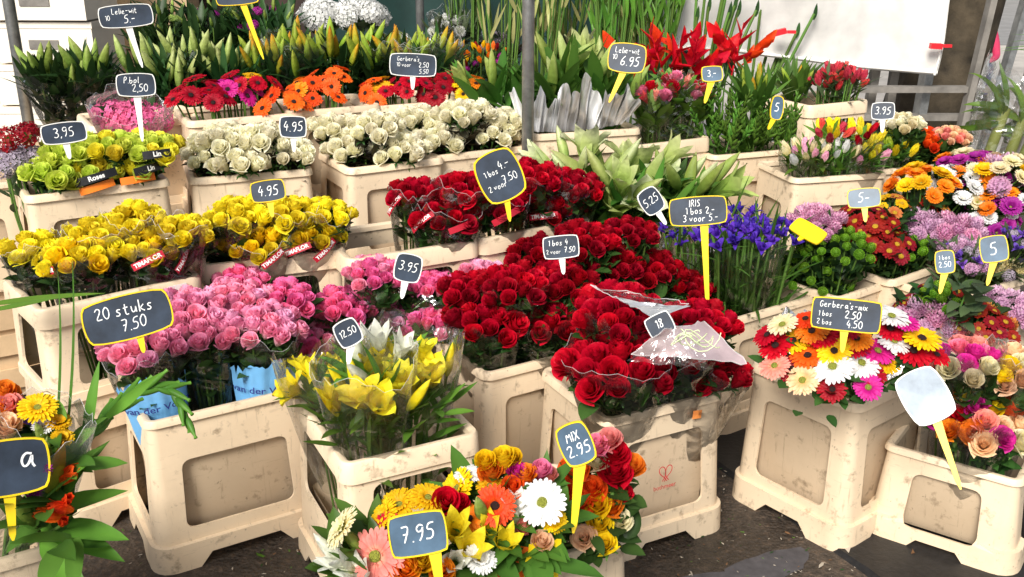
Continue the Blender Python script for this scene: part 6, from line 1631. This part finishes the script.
# tree trunk
tr = thing('tree', 'dark mottled tree trunk behind the tarpaulin', 'tree', (2.27, 5.62, 0)); mb = MB()
pth = [Vector((0, 0, -.05)), Vector((.01, 0, .3)), Vector((.03, 0, 1.2)), Vector((.06, .02, 2.2)), Vector((.10, .05, 3.4))]
pts = []
for j in range(30):
    t = j / 29; c = Vector((.50 * t, .05 * t, 3.4 * t)); r = .24 - .05 * t + .10 * math.exp(-t * 14)
    for i in range(28):
        a = 2 * PI * i / 28; k = 1 + .07 * noise.noise(Vector((math.cos(a) * 2, math.sin(a) * 2, t * 7))) + .03 * math.sin(9 * a + t * 3)
        pts.append(c + Vector((r * k * math.cos(a), r * k * math.sin(a), 0)))
mb.grid(pts, 28, 30, 0, None, True); mb.build('trunk', plain_mat('mottled bark', (.055, .042, .026), .85, 0, .75, 7, .9, .02), tr)
mb = MB()
for i in range(1300):
    d = Vector((rnd.gauss(0, 1), rnd.gauss(0, 1), rnd.gauss(0, .6))); d.normalize(); p = Vector((.5, .05, 4.3)) + Vector((d.x * 1.5, d.y * 1.5, d.z * .9)) * U(.4, 1)
    leaf(mb, p, Vector((U(-1, 1), U(-1, 1), U(-.8, .2))), Vector((0, 0, 1)), .13, .08, .5, 0, 3)
for i in range(7):
    a = i * .9; mb.tube([Vector((.47, .05, 3.2)), Vector((.5 + .5 * math.cos(a), .05 + .5 * math.sin(a), 3.8)), Vector((.5 + 1.1 * math.cos(a), .05 + 1.1 * math.sin(a), 4.4))], [.07, .04, .01], 6, 1)
mb.build('crown', [M['lily_leaf'], M['grey_wood']], tr)
# grey trestle frame
te = thing('market_trestle', 'weathered grey trestle frame with leaning bars at the back right', 'trestle', (2.1, 5.0, 0)); o0 = te.location
def bar(name, a, b_, w, d, mat):
    mb = MB(); dd = b_ - a; mb.box((a + b_) / 2 - o0, (w, d, dd.length), 0, dd.to_track_quat('Z', 'Y')); mb.build(name, M[mat], te, None, False)
bar('post', Vector((1.80, 5.14, 0)), Vector((1.85, 5.14, 1.0)), .05, .04, 'grey_wood'); bar('post', Vector((1.93, 5.16, 0)), Vector((1.95, 5.16, 1.0)), .04, .04, 'grey_wood')
bar('post', Vector((2.06, 5.11, 0)), Vector((2.10, 5.11, 1.0)), .085, .04, 'zinc'); bar('crossbar', Vector((1.70, 5.02, .73)), Vector((2.5, 5.02, .73)), .05, .03, 'grey_wood') 
bar('crossbar', Vector((1.70, 5.08, .58)), Vector((2.5, 5.08, .58)), .06, .03, 'grey_wood')
bar('leaning_bar', Vector((2.23, 5.0, .2)), Vector((2.40, 5.0, 2.2)), .055, .03, 'grey_wood'); bar('leaning_bar', Vector((2.30, 4.9, .2)), Vector((2.56, 4.9, 2.2)), .06, .03, 'zinc'); bar('leaning_bar', Vector((2.52, 5.1, .2)), Vector((2.80, 5.1, 2.2)), .05, .03, 'grey_wood')
bar('leaning_bar', Vector((2.66, 5.2, .3)), Vector((3.0, 5.2, 2.2)), .045, .03, 'grey_wood')
# bamboo in film at the right
bm_t = thing('bamboo_bundle', 'thick pale green stems with curled tops wrapped in clear film at the right edge', 'plant bundle', PY(975, 170, 3.7)); o0 = bm_t.location; mb = MB()
for (u0, v0, u1, v1, r) in [(982, 172, 1006, 108, .020), (1000, 178, 1024, 118, .020), (1012, 180, 1040, 120, .018)]:
    a = PY(u0, v0, 3.7) - o0; b_ = PY(u1, v1, 3.72) - o0; mb.tube([a - Vector((.02, 0, .25)), a, a.lerp(b_, .5), b_], [r, r, r, r * .9], 10, 1, .4)
    for k in range(9):
        d = Vector((U(-1, .6), U(-.6, .3), U(.0, .8))).normalized(); p = b_.lerp(a, U(0, .35))
        leaf(mb, p, d, Vector((U(-.4, .4), -1, .3)), U(.14, .26), U(.022, .04), U(1.2, 3.2), 0, 12, .2, U(-.8, .8))
mb.build('stems', [M['fresh_leaf'], M['bamboo']], bm_t)
film(bm_t, Vector((0, 0, -.28)), Vector((.25, 0, 1)).normalized(), .07, .17, 0, .66, M['cello_haze'], 'sleeve', None, .05, .1, 36, 12, 5, .8, o0)
for (u, v, y, n, lab, mt) in [(1012, 42, 4.1, 10, 'green blades poking in from the right edge above the wrapped stems', 'fresh_leaf')]:
    o0 = PY(u + 60, v + 5, y); t = thing('leaf_bundle', lab, 'leaf bundle', o0); mb = MB()
    for k in range(n): leaf(mb, Vector((U(-.03, .03), U(-.05, .05), U(-.03, .03))), Vector((-1, U(-.2, .2), U(-.05, .25))), Vector((0, 0, 1)), U(.2, .3), .02, U(-.1, .3), 0)
    mb.build('greenery', [M[mt]], t)
# dark green tarpaulin and brown board at the back middle
t = thing('green_tarpaulin', 'dark green sheet hanging at the back over a brown board', 'tarpaulin', (-.3, 6.0, 0)); mb = MB(); pts = []
for j in range(8):
    for i in range(30):
        s = i / 29; pts.append(Vector((-1.0 + 2.4 * s, .05 * math.sin(s * 26) + .02 * math.sin(s * 11 + j), .55 + j * .25)))
mb.grid(pts, 30, 8); mb.build('sheet', plain_mat('dark green cloth', (.006, .030, .026), .75, 0, .3, 5, .3), t)
mb = MB(); mb.box((-1.35, .02, 1.0), (1.0, .04, 1.1)); mb.build('board', plain_mat('brown board', (.030, .016, .012), .7, 0, .5, 4), t, None, False)
# pale stacked boxes at the back left
BX = 'pale boxes stacked at the back left'
def crate(x, y, z, w, d, h, rz, lab, mat):
    t = thing('flower_box', lab, 'box', (x, y, z), BX, rz)
    mb = MB(); mb.box((0, 0, h * .42), (w, d, h * .84)); mb.build('box_body', M[mat], t, None, False)
    mb = MB(); mb.box((0, 0, h * .92), (w * 1.02, d * 1.02, h * .15)); mb.build('box_lid', M[mat], t, None, False)
    mb = MB(); mb.box((0, -d / 2 - .003, h * .45), (w * .30, .006, h * .22)); mb.build('hand_hole', M['grey_wood'], t, None, False)
ords = ['bottom', 'second', 'third', 'fourth', 'fifth', 'sixth', 'seventh', 'eighth']
for si, (x, y, w, mat, nm) in enumerate([(-2.95, 5.4, .55, 'foam_box', 'leftmost stack'), (-2.35, 5.3, .50, 'foam_box', 'white stack behind the left pole'), (-2.0, 5.9, .42, 'pale_wood', 'wooden stack behind the lilies')]):
    for k in range(8): crate(x + U(-.02, .02), y + U(-.02, .02), .005 + k * .21, w, .38, .20, U(-.06, .06), f'pale box, {ords[k]} from the ground in the {nm}', mat)
# tan upturned buckets stacked at the left, behind the yellow roses
for k, (u, v, z, lab) in enumerate([(24, 250, .50, 'worn tan bucket at the left edge behind the yellow roses'), (20, 182, .72, 'worn tan bucket at the left edge beside the lilac stocks')]):
    bucket('Z%d' % k, lab, u, v, z, 31, .36, .28, 'panel', .38, GB, 'FR')
t = thing('wooden_crate', 'rough wooden crate standing on the ground at the left edge behind the collared bucket', 'crate', P(16, 345, .18), None, R(30)); 
mb = MB(); mb.box((-.10, .12, -.02), (.30, .30, .30)); mb.build('crate_side', M['pale_wood'], t, None, False)
for zz in (-.1, .02, .11):
    mb = MB(); mb.box((-.10, -.04, zz), (.32, .012, .07)); mb.build('slat', M['pale_wood'], t, None, False)
# gypsum pale wall of a house and a parked van far behind
def facade():
    t = thing('house', 'pale house front with tall windows far behind the market', 'house', (2, 24, 0)); mb = MB(); mb.box((0, .5, 4), (60, 1, 8)); mb.build('wall', plain_mat('pale render', (.50, .46, .42), .85, 0, .15, 1.2), t, None, False)
    for i in range(14):
        x = -26 + i * 4
        for zz in (1.9, 5.2):
            mb = MB(); mb.box((x, -.04, zz), (1.5, .10, 2.1)); f = mb.build('window', M['sign_white'], t, None, False); mb = MB(); mb.box((x, -.10, zz), (1.3, .03, 1.9)); mb.build('pane', plain_mat('dark pane', (.03, .04, .05), .1), f, None, False)
facade()
def person(x, y, rz, lab, top, low, hair):
    t = thing('person', lab, 'person', (x, y, 0), None, rz)
    t.scale = (.74, .74, .74)
    me = bpy.data.meshes.new('body'); bm = bmesh.new()
    J = {'pelvis': (0, .05, .34), 'waist': (0, .04, .48), 'chest': (0, .0, .70), 'neck': (0, -.03, .85), 'chin': (0, -.05, .94), 'head': (0, -.05, 1.04), 'crown': (0, -.03, 1.12),
         'hl': (.10, .0, .32), 'kl': (.15, -.40, .44), 'al': (.14, -.38, .08), 'tl': (.15, -.52, .04), 'hr': (-.10, .0, .32), 'kr': (-.15, -.40, .44), 'ar': (-.14, -.36, .08), 'tr': (-.15, -.50, .04),
         'sl': (.18, -.02, .78), 'el': (.24, -.10, .52), 'wl': (.17, -.33, .50), 'fl': (.14, -.42, .50), 'sr': (-.18, -.02, .78), 'er': (-.24, -.10, .52), 'wr': (-.17, -.33, .50), 'fr': (-.14, -.42, .50)}
    Rr = {'pelvis': .15, 'waist': .13, 'chest': .155, 'neck': .055, 'chin': .07, 'head': .095, 'crown': .07, 'hl': .095, 'kl': .06, 'al': .042, 'tl': .035, 'hr': .095, 'kr': .06, 'ar': .042, 'tr': .035, 'sl': .065, 'el': .045, 'wl': .032, 'fl': .03, 'sr': .065, 'er': .045, 'wr': .032, 'fr': .03}
    E = [('pelvis', 'waist'), ('waist', 'chest'), ('chest', 'neck'), ('neck', 'chin'), ('chin', 'head'), ('head', 'crown'), ('pelvis', 'hl'), ('hl', 'kl'), ('kl', 'al'), ('al', 'tl'), ('pelvis', 'hr'), ('hr', 'kr'), ('kr', 'ar'), ('ar', 'tr'), ('chest', 'sl'), ('sl', 'el'), ('el', 'wl'), ('wl', 'fl'), ('chest', 'sr'), ('sr', 'er'), ('er', 'wr'), ('wr', 'fr')]
    ks = list(J); me.from_pydata([J[k] for k in ks], [(ks.index(a), ks.index(b_)) for a, b_ in E], [])
    o = link('body', me, t); md = o.modifiers.new('skin', 'SKIN'); sv = me.skin_vertices[0].data if me.skin_vertices else None
    if sv is None: 
        bm.from_mesh(me); bm.verts.layers.skin.verify(); bm.to_mesh(me); sv = me.skin_vertices[0].data
    for i, k in enumerate(ks): sv[i].radius = (Rr[k], Rr[k]); sv[i].use_root = (k == 'pelvis')
    o.modifiers.new('sub', 'SUBSURF').render_levels = 2; md.use_smooth_shade = True
    m, nt_, out = new_mat('clothed figure'); tc = N(nt_, 'ShaderNodeTexCoord'); sp_ = N(nt_, 'ShaderNodeSeparateXYZ'); nt_.links.new(tc.outputs['Object'], sp_.inputs[0])
    dv = N(nt_, 'ShaderNodeMath', operation='MULTIPLY'); dv.inputs[1].default_value = .5; nt_.links.new(sp_.outputs['Z'], dv.inputs[0])
    rp = ramp(nt_, [(0, (.03, .03, .03)), (.05, low), (.235, top), (.43, (.62, .36, .26))], 'CONSTANT'); nt_.links.new(dv.outputs[0], rp.inputs[0]); b_ = N(nt_, 'ShaderNodeBsdfPrincipled', i_Roughness=.8); nt_.links.new(rp.outputs[0], b_.inputs['Base Color']); nt_.links.new(b_.outputs[0], out.inputs[0])
    me.materials.append(m)
    mb = MB(); pts = []
    for j in range(7):
        a = -.35 + j / 6 * (PI / 2 + .35)
        for i in range(16):
            c = 2 * PI * i / 16; front = max(0, -math.sin(c)); rr = .108 * (1 - .05 * front)
            pts.append(Vector((rr * math.cos(a) * math.cos(c), -.035 + rr * math.cos(a) * math.sin(c) * (1 - .3 * front * (j < 4)) + .01, 1.055 + .105 * math.sin(a))))
    mb.grid(pts, 16, 7, 0, None, True); mb.build('hair', plain_mat('fair hair', hair, .7, 0, .3, 40), t)
person(4.22, 9.3, R(-20), 'person with fair hair in a bright pink top sitting behind the leaning bars', (.70, .05, .14), (.03, .04, .12), (.55, .40, .22))

t = thing('low_stool', 'low wooden stool under the person behind the leaning bars', 'stool', (4.22, 9.34, 0)); mb = MB(); mb.box((0, 0, .135), (.30, .26, .03)); mb.build('seat', M['grey_wood'], t, None, False)
for sx in (-1, 1):
    for sy in (-1, 1): mb = MB(); mb.box((sx * .14, sy * .11, .06), (.035, .035, .12)); mb.build('leg', M['grey_wood'], t, None, False)
